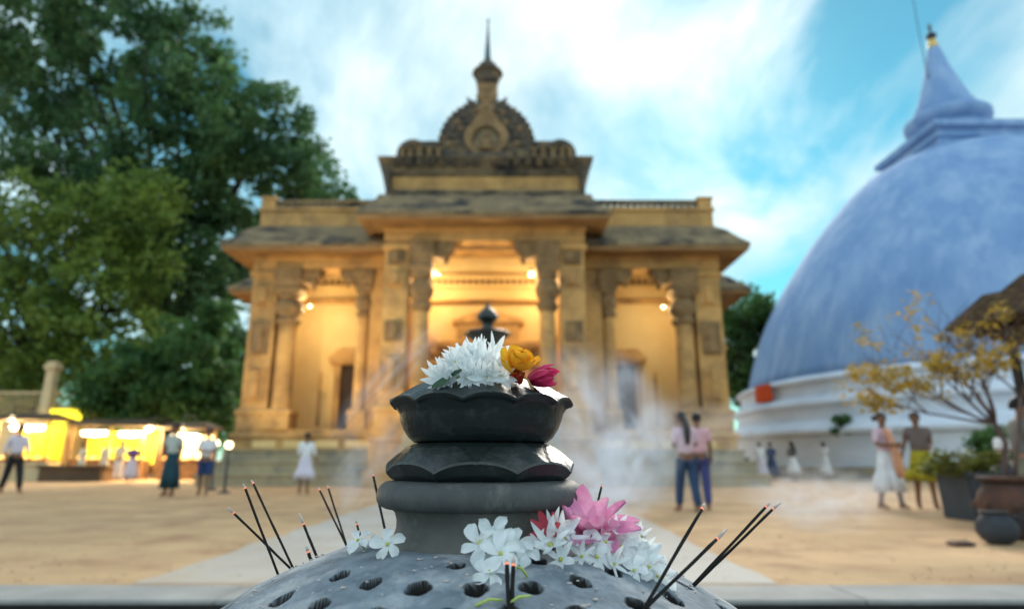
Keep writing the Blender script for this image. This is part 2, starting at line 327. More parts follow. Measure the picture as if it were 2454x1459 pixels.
# doorway with carved surround behind the porch
P('door_surround', MB().box(-1.75, -1.15, 2.1, 2.42, 1.955, 5.3).box(1.15, 1.75, 2.1, 2.42, 1.955, 5.3).loft([(-2.0, 2.0, 2.0, 2.42, 5.3), (-2.2, 2.2, 1.9, 2.42, 5.45), (-2.2, 2.2, 1.9, 2.42, 5.62), (-1.3, 1.3, 2.0, 2.42, 5.72), (-1.3, 1.3, 2.0, 2.42, 6.35), (-1.5, 1.5, 1.92, 2.42, 6.42), (-1.5, 1.5, 1.92, 2.42, 6.55), (-.6, .6, 2.1, 2.42, 6.9)]), 'ochre')
P('door_shade_slab', MB().box(-1.14, 1.14, 2.30, 2.41, 1.955, 5.25), 'doorway')  # solid near-black slab painted as the dark inside the doorway
for sx in (-1, 1):      # carved scroll beasts beside the door head
    m_ = MB()
    for r, (dx, dz) in zip((.42, .34, .26, .3), ((0, 0), (.42, -.28), (-.38, -.34), (.1, -.62))): m_.ball((sx*2.6+sx*dx, 2.25, 5.6+dz), (r, .25, r))
    P('scroll_carving', m_, 'ochre', smooth='all')
    P('wall_ledge', MB().loft([(sx*2.65-.75, sx*2.65+.75, 2.1, 2.41, 4.55), (sx*2.65-.85, sx*2.65+.85, 2.0, 2.41, 4.65), (sx*2.65-.85, sx*2.65+.85, 2.0, 2.41, 4.8)]), 'ochre')
    d = P('door', MB().box(sx*5.72-.38, sx*5.72+.38, 2.32, 2.42, 1.955, 4.7), 'doorway')
    P('door_frame', MB().box(sx*5.72-.62, sx*5.72-.381, 2.2, 2.43, 1.955, 4.7).box(sx*5.72+.381, sx*5.72+.62, 2.2, 2.43, 1.955, 4.7).loft([(sx*5.72-.75, sx*5.72+.75, 2.1, 2.43, 4.7), (sx*5.72-.85, sx*5.72+.85, 2.0, 2.43, 4.85), (sx*5.72-.85, sx*5.72+.85, 2.0, 2.43, 4.98), (sx*5.72-.5, sx*5.72+.5, 2.15, 2.43, 5.35)]), 'ochre', d)
    P('wall_strip', MB().box(sx*6.95-.06, sx*6.95+.06, 2.33, 2.41, 2.2, 4.4), 'ochre')
# columns
def column(x, y, z0, ztop, r, zcap, side, br):
    """shaft is the part; base, capital, bracket its pieces. side: where the bracket points"""
    sh = P('column', MB().lathe([(r*1.04, z0+.72), (r*1.0, z0+.9), (r*.94, zcap)], 16, (x, y)), 'ochre', smooth=True)
    b = r*1.32
    P('column_base', MB().loft([(x-b, x+b, y-b, y+b, z0), (x-b, x+b, y-b, y+b, z0+.5), (x-b*1.08, x+b*1.08, y-b*1.08, y+b*1.08, z0+.55), (x-b*1.08, x+b*1.08, y-b*1.08, y+b*1.08, z0+.64), (x-b*.85, x+b*.85, y-b*.85, y+b*.85, z0+.74)]), 'ochre', sh)
    h = ztop - zcap
    P('capital', MB().lathe([(r*.95, zcap), (r*1.25, zcap+.06*h), (r*1.3, zcap+.1*h), (r*1.0, zcap+.14*h), (r*1.05, zcap+.18*h), (r*1.42, zcap+.25*h), (r*1.5, zcap+.33*h), (r*1.25, zcap+.42*h), (r*1.02, zcap+.46*h), (r*1.3, zcap+.50*h), (r*1.3, zcap+.54*h)], 18, (x, y)), 'carved', sh, True)
    P('capital_block', MB().loft([(x-b*.9, x+b*.9, y-b*.9, y+b*.9, zcap+.54*h), (x-b*1.1, x+b*1.1, y-b*1.1, y+b*1.1, zcap+.64*h), (x-b*.95, x+b*.95, y-b*.95, y+b*.95, zcap+.68*h), (x-b*1.1, x+b*1.1, y-b*1.1, y+b*1.1, zcap+.8*h), (x-b*1.1, x+b*1.1, y-b*1.1, y+b*1.1, ztop-.004)]), 'carved', sh)
    pr = [(0, 0), (.30, -.16*br), (.62, -.13*br), (.80, .02*br), (.78, .14*br), (.98, .18*br), (1.02, .34*br), (.92, .40*br), (1.06, .50*br), (1.08, .62*br), (0, .62*br)]
    zb = ztop - .005 - .62*br
    P('bracket', MB().prism([(x + side*(b*.9 + px*br), zb+pz) for px, pz in pr], y-.26, y+.26), 'carved', sh)
    P('pendant', MB().lathe([(.02, zb-.42*br), (.10*br, zb-.3*br), (.17*br, zb-.18*br), (.10*br, zb-.1*br), (.14*br, zb-.03*br)], 10, (x+side*(b*.9+.62*br), y)), 'carved', sh, True)
for sx in (-1, 1):
    column(sx*7.62, -.02, 1.951, 8.05, .36, 5.85, -sx, .74)
    column(sx*4.72, -.02, 1.951, 8.05, .25, 6.15, sx, .64)
    column(sx*2.27, -1.72, 1.954, 8.6, .30, 6.0, -sx, .80)
# pilasters
def pilaster(x0, x1, y0, y1, z0, z1, panels):
    p = P('pilaster', MB().box(x0, x1, y0, y1, z0, z1), 'ochre')
    w = (x1-x0)
    P('pilaster_base', MB().loft([(x0-.08, x1+.08, y0-.10, y1, z0+.002), (x0-.08, x1+.08, y0-.10, y1, z0+.5), (x0-.14, x1+.14, y0-.16, y1, z0+.55), (x0-.14, x1+.14, y0-.16, y1, z0+.66), (x0-.03, x1+.03, y0-.04, y1, z0+.76)]), 'ochre', p)
    for z, h, kind in panels:
        P('carved_panel', MB().loft([(x0+w*.14, x1-w*.14, y0-.002, y1, z), (x0+w*.14, x1-w*.14, y0-.07, y1, z+.03), (x0+w*.14, x1-w*.14, y0-.07, y1, z+h-.03), (x0+w*.14, x1-w*.14, y0-.002, y1, z+h)]).lathe([(w*.2, z+.1), (w*.2, z+h-.1)], 8, ((x0+x1)/2, y0-.04)), kind, p)
    P('pilaster_band', MB().loft([(x0-.05, x1+.05, y0-.06, y1, z1-.34), (x0-.10, x1+.10, y0-.11, y1, z1-.28), (x0-.10, x1+.10, y0-.11, y1, z1-.16), (x0-.03, x1+.03, y0-.03, y1, z1-.1)]), 'ochre', p)
    return p
for sx in (-1, 1):
    a, b = sorted((sx*9.02, sx*8.05)); pilaster(a, b, -.30, .54, 1.952, 8.08, [(6.6, .8, 'ochre'), (4.7, 1.3, 'carved'), (3.0, 1.2, 'ochre')])
    a, b = sorted((sx*3.62, sx*2.74)); pilaster(a, b, -1.95, .29, 1.955, 8.62, [(7.7, .55, 'carved'), (6.9, .55, 'ochre'), (4.9, .75, 'carved'), (3.2, 1.2, 'ochre')])
    a, b = sorted((sx*4.45, sx*3.63)); P('corner_pier', MB().box(a, b, -.22, .5, 1.953, 8.06), 'ochre')
# lintels
for sx in (-1, 1):
    a, b = sorted((sx*9.06, sx*3.64)); P('lintel', MB().loft([(a, b, -.34, .5, 8.081), (a, b, -.34, .5, 8.42), (a, b, -.40, .5, 8.46), (a, b, -.40, .5, 8.8)]), 'ochre')
P('porch_lintel', MB().loft([(-3.66, 3.66, -2.0, .29, 8.622), (-3.66, 3.66, -2.0, .29, 9.0), (-3.72, 3.72, -2.08, .29, 9.04), (-3.72, 3.72, -2.08, .29, 9.35)]).box(-1, 1, -1.9, .2, 9.3, 9.34), 'ochre')
# eaves: soffit under, weathered slope above
def eave(x0, x1, y0, y1, zin, over, zedge, xt0, xt1, yt0, ztop, oy=None):
    oy = oy or over
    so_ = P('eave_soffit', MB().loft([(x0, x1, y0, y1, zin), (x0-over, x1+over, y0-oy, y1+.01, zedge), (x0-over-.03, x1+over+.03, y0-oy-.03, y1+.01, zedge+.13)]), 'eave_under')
    P('eave', MB().loft([(x0-over-.06, x1+over+.06, y0-oy-.06, y1, zedge+.132), (x0-over-.07, x1+over+.07, y0-oy-.07, y1, zedge+.26), (x0-over*.72, x1+over*.72, y0-oy*.72, y1, zedge+.26+.30*(ztop-zedge-.26)), (x0-over*.30, x1+over*.30, y0-oy*.30, y1, zedge+.26+.72*(ztop-zedge-.26)), (xt0, xt1, yt0, y1, ztop)]), 'weathered')
eave(-9.08, 9.08, -.42, 10.5, 8.802, .78, 8.50, -9.0, 9.0, -.28, 9.85, .95)
eave(-3.74, 3.74, -2.10, 1.5, 9.352, .68, 9.08, -3.95, 3.95, -2.05, 10.42, .95)
# parapets above the wings
P('parapet', MB().loft([(-9.0, 9.0, -.25, 10, 9.86), (-9.0, 9.0, -.25, 10, 10.45), (-9.08, 9.08, -.33, 10, 10.5), (-9.08, 9.08, -.33, 10, 10.62)]), 'ochre')
for sx in (-1, 1):
    for k in range(18):
        x = sx*(8.35 - k*.27); P('baluster', MB().loft([(x-.07, x+.07, -.2, -.06, 10.621), (x-.11, x+.11, -.24, -.02, 10.74), (x-.06, x+.06, -.19, -.07, 10.86)]), 'weathered')
    a, b = sorted((sx*8.99, sx*8.45)); P('parapet_post', MB().loft([(a, b, -.28, .3, 10.622), (a, b, -.28, .3, 10.98), (a-.05, b+.05, -.33, .35, 11.0), (a-.05, b+.05, -.33, .35, 11.09)]), 'ochre')
    a, b = sorted((sx*8.44, sx*3.6)); P('coping', MB().box(a, b, -.26, 0, 10.861, 10.97), 'weathered')
# wider aisle behind with its own eave
P('rear_aisle', MB().box(-10.5, 10.5, 4.4, 10.4, 1.3, 8.4), 'ochre')
P('rear_aisle_plinth', MB().box(-10.7, 10.7, 4.2, 10.6, .01, 1.3), 'ochre')
for sx in (-1, 1):
    a, b = sorted((sx*10.6, sx*10.0)); P('rear_pilaster', MB().loft([(a, b, 4.25, 4.9, 1.3), (a, b, 4.25, 4.9, 5.6), (a-.08, b+.08, 4.17, 4.9, 5.65), (a-.08, b+.08, 4.17, 4.9, 5.85), (a, b, 4.25, 4.9, 5.9), (a, b, 4.25, 4.9, 8.4)]), 'ochre')
eave(-10.6, 10.6, 4.2, 10.6, 8.402, .95, 8.05, -10.3, 10.3, 4.3, 9.3)
# attic, flared cornice, pediment
P('attic', MB().loft([(-3.62, 3.62, -1.75, 2.2, 10.421), (-3.62, 3.62, -1.75, 2.2, 10.55), (-3.55, 3.55, -1.68, 2.2, 10.6), (-3.55, 3.55, -1.68, 2.2, 11.30)]), 'ochre')
P('attic_moulding', MB().loft([(-3.70, 3.70, -1.84, 2.2, 10.50), (-3.76, 3.76, -1.90, 2.2, 10.58), (-3.70, 3.70, -1.84, 2.2, 10.70)]), 'weathered')
P('flared_cornice', MB().loft([(-3.58, 3.58, -1.71, 2.2, 11.301), (-3.66, 3.66, -1.80, 2.2, 11.42), (-3.78, 3.78, -1.92, 2.2, 11.62), (-4.0, 4.0, -2.1, 2.2, 11.84), (-4.06, 4.06, -2.15, 2.2, 11.92), (-3.7, 3.7, -1.75, 2.2, 12.02)]), 'weathered')
for sx in (-1, 1):
    P('corner_scroll', MB().prism([(sx*3.57, 10.5), (sx*3.72, 10.6), (sx*3.86, 11.2), (sx*4.07, 11.9), (sx*3.8, 11.93), (sx*3.6, 11.4)], -1.95, -1.3), 'dark_carving')
    for k in range(8):
        x = sx*(.35 + .42*k); P('cornice_leaf', MB().loft([(x-.15, x+.15, -2.02, -1.7, 11.60), (x-.12, x+.12, -2.17, -1.7, 11.80), (x-.16, x+.16, -2.19, -1.7, 11.86)]), 'dark_carving')
PY0, PY1 = -1.45, -.45
for sx in (-1, 1):      # rounded side lobes with pillared relief
    pl = [(sx*1.5, 12.0), (sx*3.42, 12.0), (sx*3.50, 12.25)]
    for a in range(0, 100, 12): pl.append((sx*(2.86 + .64*math.cos(R(a))), 12.42 + .64*math.sin(R(a))))
    pl += [(sx*2.55, 12.97), (sx*2.2, 12.98), (sx*1.5, 12.98)]
    lo = P('pediment_lobe', MB().prism(pl, PY0+.1, PY1-.02), 'dark_carving')
    for x in (1.85, 2.2, 2.6, 2.95, 3.25): P('relief_post', MB().loft([(sx*x-.09, sx*x+.09, PY0-.05, PY0+.2, 12.03), (sx*x-.07, sx*x+.07, PY0-.05, PY0+.2, 12.5), (sx*x-.13, sx*x+.13, PY0-.09, PY0+.2, 12.62)]), 'carved', lo)
    for k in range(7):
        a = R(5 + k*22); P('lobe_curl', MB().ball((sx*(2.80 + .46*math.cos(a)), PY0+.12, 12.42+.44*math.sin(a)), (.14, .14, .14), 8, 6), 'dark_carving', lo, 'all')
ac, ar = 12.72, 1.74
outl = [(-ar*.98, 12.0)]
nT = 26
for k in range(nT+1):
    a = PI*1.06 - k*(PI*1.12)/nT; rr = ar
    outl.append((rr*math.cos(a), ac + rr*1.07*math.sin(a)))
outl.append((ar*.98, 12.0))
arch = P('pediment_arch', MB().prism(outl, PY0, PY1), 'dark_carving')
for k in range(23):
    a = PI*1.02 - k*PI*1.04/22
    if abs(a-PI/2) < .12: continue
    c = Vector((ar*math.cos(a), 0, ac+ar*1.07*math.sin(a))); d = Vector((math.cos(a), 0, math.sin(a))); t = Vector((-d.z, 0, d.x))*(-1 if a < PI/2 else 1)
    q = [c - t*.12 - d*.05, c + t*.12 - d*.05, c + t*.10 + d*.09, c + t*.13 + d*.17, c - t*.02 + d*.12, c-t*.1+d*.06]
    P('arch_flame', MB().prism([(p.x, p.z) for p in q], PY0-.03, PY0+.35), 'dark_carving', arch)
for sx in (-1, 1):
    P('arch_horn', MB().prism([(sx*.45, 14.5), (sx*.85, 14.45), (sx*.72, 14.62), (sx*.80, 14.86), (sx*.60, 14.68), (sx*.45, 14.68)], PY0-.02, PY0+.4), 'dark_carving', arch)
for j, (rr, n_) in enumerate(((1.45, 15), (1.18, 12))):
    for k in range(n_):
        a = PI*1.0 - k*PI/(n_-1); P('arch_curl', MB().ball((rr*math.cos(a), PY0+.02, ac+.05+rr*1.05*math.sin(a)), (.13, .13, .13), 8, 6), 'dark_carving' if (k+j) % 3 else 'carved', arch, 'all')
# ogee frame of the niche
def ring_poly(outer, inner, y0, y1):
    n = len(outer); m_ = MB(); vs = [(x, y0, z) for x, z in outer] + [(x, y0, z) for x, z in inner] + [(x, y1, z) for x, z in outer] + [(x, y1, z) for x, z in inner]; fs = []
    for i in range(n):
        j = (i+1) % n; fs += [(i, j, n+j, n+i), (2*n+i, 3*n+i, 3*n+j, 2*n+j), (i, 2*n+i, 2*n+j, j), (n+i, n+j, 3*n+j, 3*n+i)]
    return m_.add(vs, fs)
no, ni = [], []
for k in range(32):
    a = 2*PI*k/32 + PI/2; s_ = math.sin(a); rr = .86 + (.42*max(0, s_)**14) - .10*max(0, -s_)
    no.append((rr*math.cos(a), 12.98 + rr*s_)); ni.append((.56*math.cos(a), 12.93+.56*s_))
fr = P('niche_frame', ring_poly(no, ni, PY0-.16, PY0+.02), 'carved', arch)
P('niche_back', MB().prism(ni, PY0-.02, PY0+.01), 'weathered', arch)
P('niche_pedestal', MB().loft([(-1.25, 1.25, PY0-.22, PY0+.1, 12.02), (-1.25, 1.25, PY0-.22, PY0+.1, 12.12), (-1.0, 1.0, PY0-.2, PY0+.1, 12.2), (-1.1, 1.1, PY0-.2, PY0+.1, 12.3), (-.8, .8, PY0-.18, PY0+.1, 12.36)]), 'dark_carving', arch)
P('seated_relief', MB().ball((0, PY0-.06, 12.58), (.40, .14, .11), 12, 7).ball((0, PY0-.06, 12.80), (.20, .12, .24), 12, 8).ball((0, PY0-.07, 13.12), (.11, .10, .13), 10, 7).ball((0, PY0-.07, 13.25), .05, 8, 6), 'carved', arch, 'all')
# finial: neck, pot, spire
fz = lambda pr: [(r_, .88 + (z_-.88)*1.039) for r_, z_ in pr]
fin = P('finial_pot', MB().lathe(fz([(.40, 14.96), (.30, 15.02), (.34, 15.10), (.46, 15.2), (.50, 15.42), (.52, 15.55), (.64, 15.60), (.64, 15.66), (.50, 15.74), (.44, 15.9), (.30, 16.06), (.16, 16.2), (.13, 16.26)]), 10, (0, -.95)), 'dark_carving', smooth=True)
P('finial_neck', MB().loft([(-.34, .34, -1.5, -.6, 13.9), (-.30, .30, -1.46, -.6, 14.75), (-.42, .42, -1.5, -.5, 14.9), (-.36, .36, -1.4, -.5, 15.05), (-.42, .42, -1.4, -.5, 15.52)]), 'carved', fin)
P('finial_spire', MB().lathe(fz([(.15, 16.25), (.12, 16.6), (.085, 17.1), (.05, 17.6), (.03, 17.95), (.06, 18.02), (.02, 18.2)]), 10, (0, -.95)), 'spire_metal', fin, True)
# bracket lamps under the capitals
def lamp_part(x, y, z, power, r=.09, parent=T, colr=(1.0, 0.82, 0.50)):
    b = P('lamp', MB().ball((x, y, z), r, 10, 8), 'lamp_warm', parent, 'all')
    P('lamp_holder', MB().lathe([(r*.5, z+r*.9), (r*.7, z+r*1.1), (r*.5, z+r*2.2)], 8, (x, y)), 'dark_metal', b, True)
    l = bpy.data.lights.new('lamp_light', 'POINT'); l.energy = power; l.color = colr; l.shadow_soft_size = r*1.3
    lo = bpy.data.objects.new('lamp_light', l); col.objects.link(lo); lo.parent = parent; lo.location = (x, y, z - r*2.4)
    return b
for sx in (-1, 1):
    lamp_part(sx*6.98, .42, 6.75, 85 if sx < 0 else 62, .03)
    lamp_part(sx*1.72, -1.35, 7.55, 62, .025 if sx < 0 else .10)
    lamp_part(sx*2.6, 1.0, 7.9, 100, .03)

# ------------------------------------------------------------------ stupa
SX, SY = 28.0, 36.3
S = thing('stupa', 'large skylight-tinted whitewashed domed stupa with square crown and spire', 'stupa', (SX, SY, 0))
def SP(name, mb, m, smooth=True, parent=S): return mb.build(name, m, parent, smooth)
SP('base_wall', MB().lathe([(14.75, 0), (14.75, .45), (14.6, .46), (14.6, 2.0)], 128), 'whitewash_pale')
SP('base_skirting', MB().lathe([(14.82, 0.002), (14.82, .5), (14.7, .56)], 128, cap=False), 'step_stone')
SP('lower_ledge', MB().lathe([(14.5, 2.001), (15.0, 2.06), (15.05, 2.22), (14.9, 2.42), (14.55, 2.6), (14.4, 2.75)], 128), 'whitewash_pale')
SP('lower_drum', MB().lathe([(14.25, 2.74), (14.22, 3.4)], 128), 'whitewash_pale')
SP('middle_ledge', MB().lathe([(14.2, 3.401), (14.5, 3.46), (14.52, 3.6), (14.35, 3.8), (14.1, 3.95)], 128), 'whitewash_pale')
SP('upper_drum', MB().lathe([(13.98, 3.94), (13.95, 4.62)], 128), 'whitewash_pale')
SP('upper_ledge', MB().lathe([(13.9, 4.621), (14.2, 4.66), (14.22, 4.78), (14.0, 4.92), (13.7, 5.02), (13.52, 5.06)], 128), 'whitewash_pale')
SP('dome', MB().lathe([(13.5, 5.061), (13.36, 5.6), (13.05, 6.7), (12.65, 7.9), (12.1, 9.2), (11.3, 10.7), (10.3, 12.25), (9.15, 13.9), (7.9, 15.45), (6.6, 16.9), (5.5, 17.95), (4.2, 18.7), (3.0, 19.1)], 128), 'skylit_whitewash', 'all')
SP('square_crown', MB().loft([(-2.72, 2.72, -2.72, 2.72, 17.2), (-2.72, 2.72, -2.72, 2.72, 19.35), (-2.9, 2.9, -2.9, 2.9, 19.42), (-2.9, 2.9, -2.9, 2.9, 19.6), (-2.78, 2.78, -2.78, 2.78, 19.65), (-2.78, 2.78, -2.78, 2.78, 19.85), (-3.15, 3.15, -3.15, 3.15, 20.0), (-3.15, 3.15, -3.15, 3.15, 20.35), (-2.6, 2.6, -2.6, 2.6, 20.42)]), 'skylit_whitewash', False)
SP('crown_drum', MB().lathe([(1.9, 20.42), (1.9, 21.3), (2.3, 21.5), (2.42, 21.75), (2.42, 22.0), (2.25, 22.2), (1.9, 22.35), (1.75, 22.4)], 40), 'skylit_whitewash')
SP('cone_collar', MB().lathe([(1.74, 22.401), (1.76, 22.7), (1.66, 22.95), (1.55, 23.0)], 40), 'skylit_whitewash')
SP('cone', MB().lathe([(1.58, 23.001), (1.28, 23.9), (1.0, 24.8), (.78, 25.6), (.74, 25.65), (.60, 26.3), (.42, 27.0), (.32, 27.4)], 40), 'skylit_whitewash')
SP('gilt_cap', MB().lathe([(.34, 27.401), (.30, 27.6), (.2, 28.0), (.14, 28.1)], 16), 'gold')
SP('finial', MB().lathe([(.15, 28.101), (.30, 28.2), (.34, 28.32), (.2, 28.5), (.08, 28.6), (.07, 28.85), (.14, 28.95), (.09, 29.1), (.02, 29.3)], 12), 'dark_metal')
SP('lightning_rod', MB().tube([(-.95, -.35, 24.9), (-1.05, -.4, 27), (-1.06, -.42, 33.5)], [.035, .03, .02], 6).tube([(-.95, -.35, 25.0), (-.6, -.2, 25.4)], .025, 6), 'dark_metal')
# banner on the drum
def on_drum(px, py, r):
    d = ray(px, py); ox, oy = -SX, -SY
    a = d.x**2 + d.y**2; b = 2*(ox*d.x + oy*d.y); c = ox**2 + oy**2 - r*r; k = (-b - math.sqrt(max(0, b*b-4*a*c)))/(2*a)
    return d*k
p = on_drum(1833, 967, 14.3); an = math.atan2(p.y-SY, p.x-SX); m_ = MB(); vs = []; fs = []
for i in range(9):
    for j in range(6):
        a = an + (i/8-.5)*.115; rr = 14.36 + .05*math.sin(i*1.9+j*.5) + (.03 if j == 0 else 0) - .0*(j)
        vs.append((SX+rr*math.cos(a), SY+rr*math.sin(a), 4.86 - .19*j))
for i in range(8):
    for j in range(5): fs.append((i*6+j, i*6+j+1, i*6+j+7, i*6+j+6))
m_.add(vs, fs); o = m_.build('banner', 'banner', None, 'all'); md = o.modifiers.new('s', 'SOLIDIFY'); md.thickness = .02
tag(o, 'orange red cloth hung on the ledge of the white stupa', 'banner')

# ------------------------------------------------------------------ foliage
def leaf_mesh(name, centers, per, spread, size, seed, flat=0.45, long=1.9):
    rs = np.random.RandomState(seed); C = np.repeat(np.array(centers, float), per, axis=0); n = len(C)
    off = rs.normal(size=(n, 3)); off /= np.linalg.norm(off, axis=1)[:, None]; off *= (rs.rand(n, 1)**0.45)
    sp = np.repeat(np.array([spread] if np.isscalar(spread) else spread, float).reshape(-1), per if not np.isscalar(spread) else n)[:n, None]
    C = C + off*sp*np.array([1, 1, .8])
    d = rs.normal(size=(n, 3)); d[:, 2] *= .6; d[:, 2] -= .25; d /= np.linalg.norm(d, axis=1)[:, None]
    up = rs.normal(size=(n, 3))*flat*1.6; up[:, 2] += 1; w = np.cross(d, up); w /= np.linalg.norm(w, axis=1)[:, None]+1e-9
    nn = np.cross(w, d); sz = size*(0.65+.7*rs.rand(n, 1))
    a = C; b = C + d*sz*.45*long/1.9*1.1 + w*sz*.42 + nn*sz*.10; c = C + d*sz*long*.62; e = C + d*sz*.45*long/1.9*1.1 - w*sz*.42 + nn*sz*.10
    V = np.stack([a, b, c, e], 1).reshape(-1, 3).astype(np.float32)
    me = bpy.data.meshes.new(name); me.vertices.add(n*4); me.vertices.foreach_set('co', V.ravel()); me.loops.add(n*4); me.loops.foreach_set('vertex_index', np.arange(n*4, dtype=np.int32))
    me.polygons.add(n); me.polygons.foreach_set('loop_start', np.arange(0, n*4, 4, dtype=np.int32)); me.update(calc_edges=True)
    return me
def in_lobes(lobes, n, seed, shell=0.5):
    rs = np.random.RandomState(seed); w = np.array([l[3]*l[4]*l[5] for l in lobes])**.75; w /= w.sum(); pts = []
    for _ in range(n):
        l = lobes[rs.choice(len(lobes), p=w)]; v = rs.normal(size=3); v /= np.linalg.norm(v); r = (shell + (1-shell)*rs.rand()**.6)
        pts.append((l[0]+v[0]*l[3]*r, l[1]+v[1]*l[4]*r, l[2]+v[2]*l[5]*r))
    return np.array(pts)
def tree(name, label, base, lobes, nclump, per, spread, size, m, seed, trunk_r, trunk_h, group=None, limbs=26, zmin=None, wood='bark', shell=.5):
    t = thing(name, label, 'tree', base, 0, group); bx, by, bz = base; rs = random.Random(seed)
    C = in_lobes(lobes, nclump, seed, shell)
    if zmin is not None: C = C[C[:, 2] > zmin]
    C = C - np.array(base)
    top = Vector((rs.uniform(-.4, .4), rs.uniform(-.3, .3), trunk_h))
    MB().tube([(0, 0, -.1), (.02, 0, .25*trunk_h), tuple(top*.6), tuple(top)], [trunk_r*1.35, trunk_r, trunk_r*.9, trunk_r*.72], 12).build('trunk', wood, t, 'all')
    lm = MB()
    for k in rs.sample(range(len(C)), min(limbs, len(C))):
        e = Vector(C[k]); s = top*rs.uniform(.72, .98); mid = s.lerp(e, .5) + Vector((rs.uniform(-.5, .5), rs.uniform(-.5, .5), rs.uniform(.0, .12)*(e-s).length)); r0 = trunk_r*rs.uniform(.25, .45)
        lm.tube([s, s.lerp(mid, .5), mid, mid.lerp(e, .6), e], [r0, r0*.8, r0*.55, r0*.34, r0*.14], 6)
    lm.build('limbs', wood, t, 'all')
    sp = np.array([spread*rs.uniform(.6, 1.35) for _ in C])
    me = leaf_mesh('crown', C, per, sp, size, seed); link('crown', me, m, t)
    return t
def lob(px, py, Y, rpx, rpy, ry): # a crown lobe from its place and depth
    c = at(px, py, Y); k = Y/FPX
    return (c.x, c.y, c.z, rpx*k, ry, rpy*k)
# the great tree behind the left of the temple
tree('great_tree', 'huge dark green spreading tree towering behind the stalls', (-25, 44, 0),
     [lob(150, 120, 40, 330, 260, 6), lob(330, 330, 41, 330, 270, 6), lob(560, 330, 41, 200, 200, 5), lob(650, 420, 42, 190, 150, 5), lob(740, 465, 42, 140, 90, 4), lob(430, 120, 42, 120, 150, 4.5), lob(430, 600, 42, 220, 220, 5), lob(100, 480, 40, 260, 220, 5), lob(40, 60, 39, 220, 160, 4), lob(520, 660, 42, 110, 180, 4), lob(470, 530, 40, 130, 130, 4)],
     540, 112, 1.2, .36, 'leaf_deep', 11, .8, 11.0, limbs=46, shell=.3)
# tree in front of it; yellow-green leaf colour stands for stall lamplight
tree('lit_tree', 'leafy tree in lamplit yellow green over the flower stalls', (-27.5, 36.8, 0),
     [lob(60, 560, 35, 190, 150, 3), lob(220, 640, 35, 190, 170, 3), lob(60, 760, 35, 210, 150, 3), lob(270, 790, 35.5, 170, 140, 3), lob(130, 870, 35.5, 170, 80, 2.5), lob(320, 480, 35.5, 120, 100, 2.5), lob(20, 900, 35.5, 120, 70, 2)],
     210, 80, 1.25, .31, 'leaf_lamplit', 12, .42, 6.0, limbs=40, shell=.3)
tree('bushy_tree', 'dense round green tree beside the temple wall', (-17.6, 34.2, 0),
     [lob(380, 920, 33, 150, 110, 2.4), lob(480, 840, 33.5, 110, 130, 2.2), lob(500, 960, 33, 80, 90, 1.8), lob(300, 950, 33, 90, 90, 2.0)],
     120, 140, .9, .28, 'leaf_mid', 13, .3, 2.4, limbs=24, shell=.3)
tree('rear_tree', 'green tree seen between the temple and the stupa', (15.6, 42, 0),
     [lob(1795, 760, 42, 58, 70, 2.5), lob(1775, 880, 42, 50, 90, 2.5), lob(1740, 800, 43, 50, 90, 2.5), lob(1830, 740, 43, 30, 40, 1.2)],
     80, 120, .9, .30, 'leaf_mid', 14, .3, 6.0, limbs=20, shell=.3)
for i, (px, py, Y, rx_, rz_, lab) in enumerate([(-40, 930, 46, 130, 100, 'dark hedge tree behind the terrace railing'), (330, 1010, 44, 150, 80, 'low dark green tree behind the flower stalls'), (560, 900, 46, 90, 150, 'dark green tree close behind the temple corner')]):
    b = at(px, py, Y); tree('background_tree', lab, (b.x, b.y, 0), [lob(px, py, Y, rx_, rz_, 2.5), lob(px+rx_*.6, py+40, Y, rx_*.6, rz_*.7, 2)], 90, 130, 1.1, .34, 'leaf_deep', 20+i, .3, 2.5, limbs=14, shell=.25)

# ------------------------------------------------------------------ far left: terrace, railing, stalls
def bx(px, py, Y): return at(px, py, Y)
tw = thing('terrace_wall', 'cream terrace wall with railing behind the flower stalls', 'wall', (-27.5, 32.4, 0)); tw.scale = (1, 1, 1.12)
MB().loft([(-14, 6.2, 0, .5, 0), (-14, 6.2, 0, .5, 2.3), (-14, 6.3, -.1, .6, 2.35), (-14, 6.3, -.1, .6, 2.5)]).build('wall_body', 'cream_wall', tw)
for k in range(44): MB().box(-3.9+k*.23, -3.9+k*.23+.05, .2, .25, 2.501, 3.75).build('railing_bar', 'cream_wall', tw)
MB().box(-4, 6.2, .17, .28, 3.751, 3.84).build('railing_top', 'cream_wall', tw)
pp = at(106, 1010, 32.8); ph = at(106, 872, 32.8).z
pl = thing('stone_pillar', 'pale square pillar with a capital in front of the terrace railing', 'pillar', (pp.x*31.8/32.8, 31.8, 0))
MB().loft([(-.38, .38, -.38, .38, 0), (-.38, .38, -.38, .38, 2.6), (-.22, .22, -.22, .22, 2.7), (-.20, .20, -.20, .20, ph-.55)]).build('shaft', 'cream_wall', pl)
MB().loft([(-.21, .21, -.21, .21, ph-.549), (-.31, .31, -.31, .31, ph-.35), (-.31, .31, -.31, .31, ph-.25), (-.22, .22, -.22, .22, ph-.2), (-.25, .25, -.25, .25, ph-.08), (-.05, .05, -.05, .05, ph)]).build('capital', 'cream_wall', pl)
sg = at(157, 1000, 31.5); so2 = thing('lit_sign', 'glowing yellow sign board beside the pale pillar', 'sign', (sg.x, 31.5, 0))
MB().box(-.06, .06, .04, .14, 0, sg.z).build('sign_post', 'stall_wood', so2)
mat('sign_lit', (0.95, 0.80, 0.04), (0.95, 0.72, 0.03), scale=1.5, emit=0.9)
MB().box(-.78, .78, -.05, .03, sg.z-.42, sg.z+.42).build('sign_board', 'sign_lit', so2)
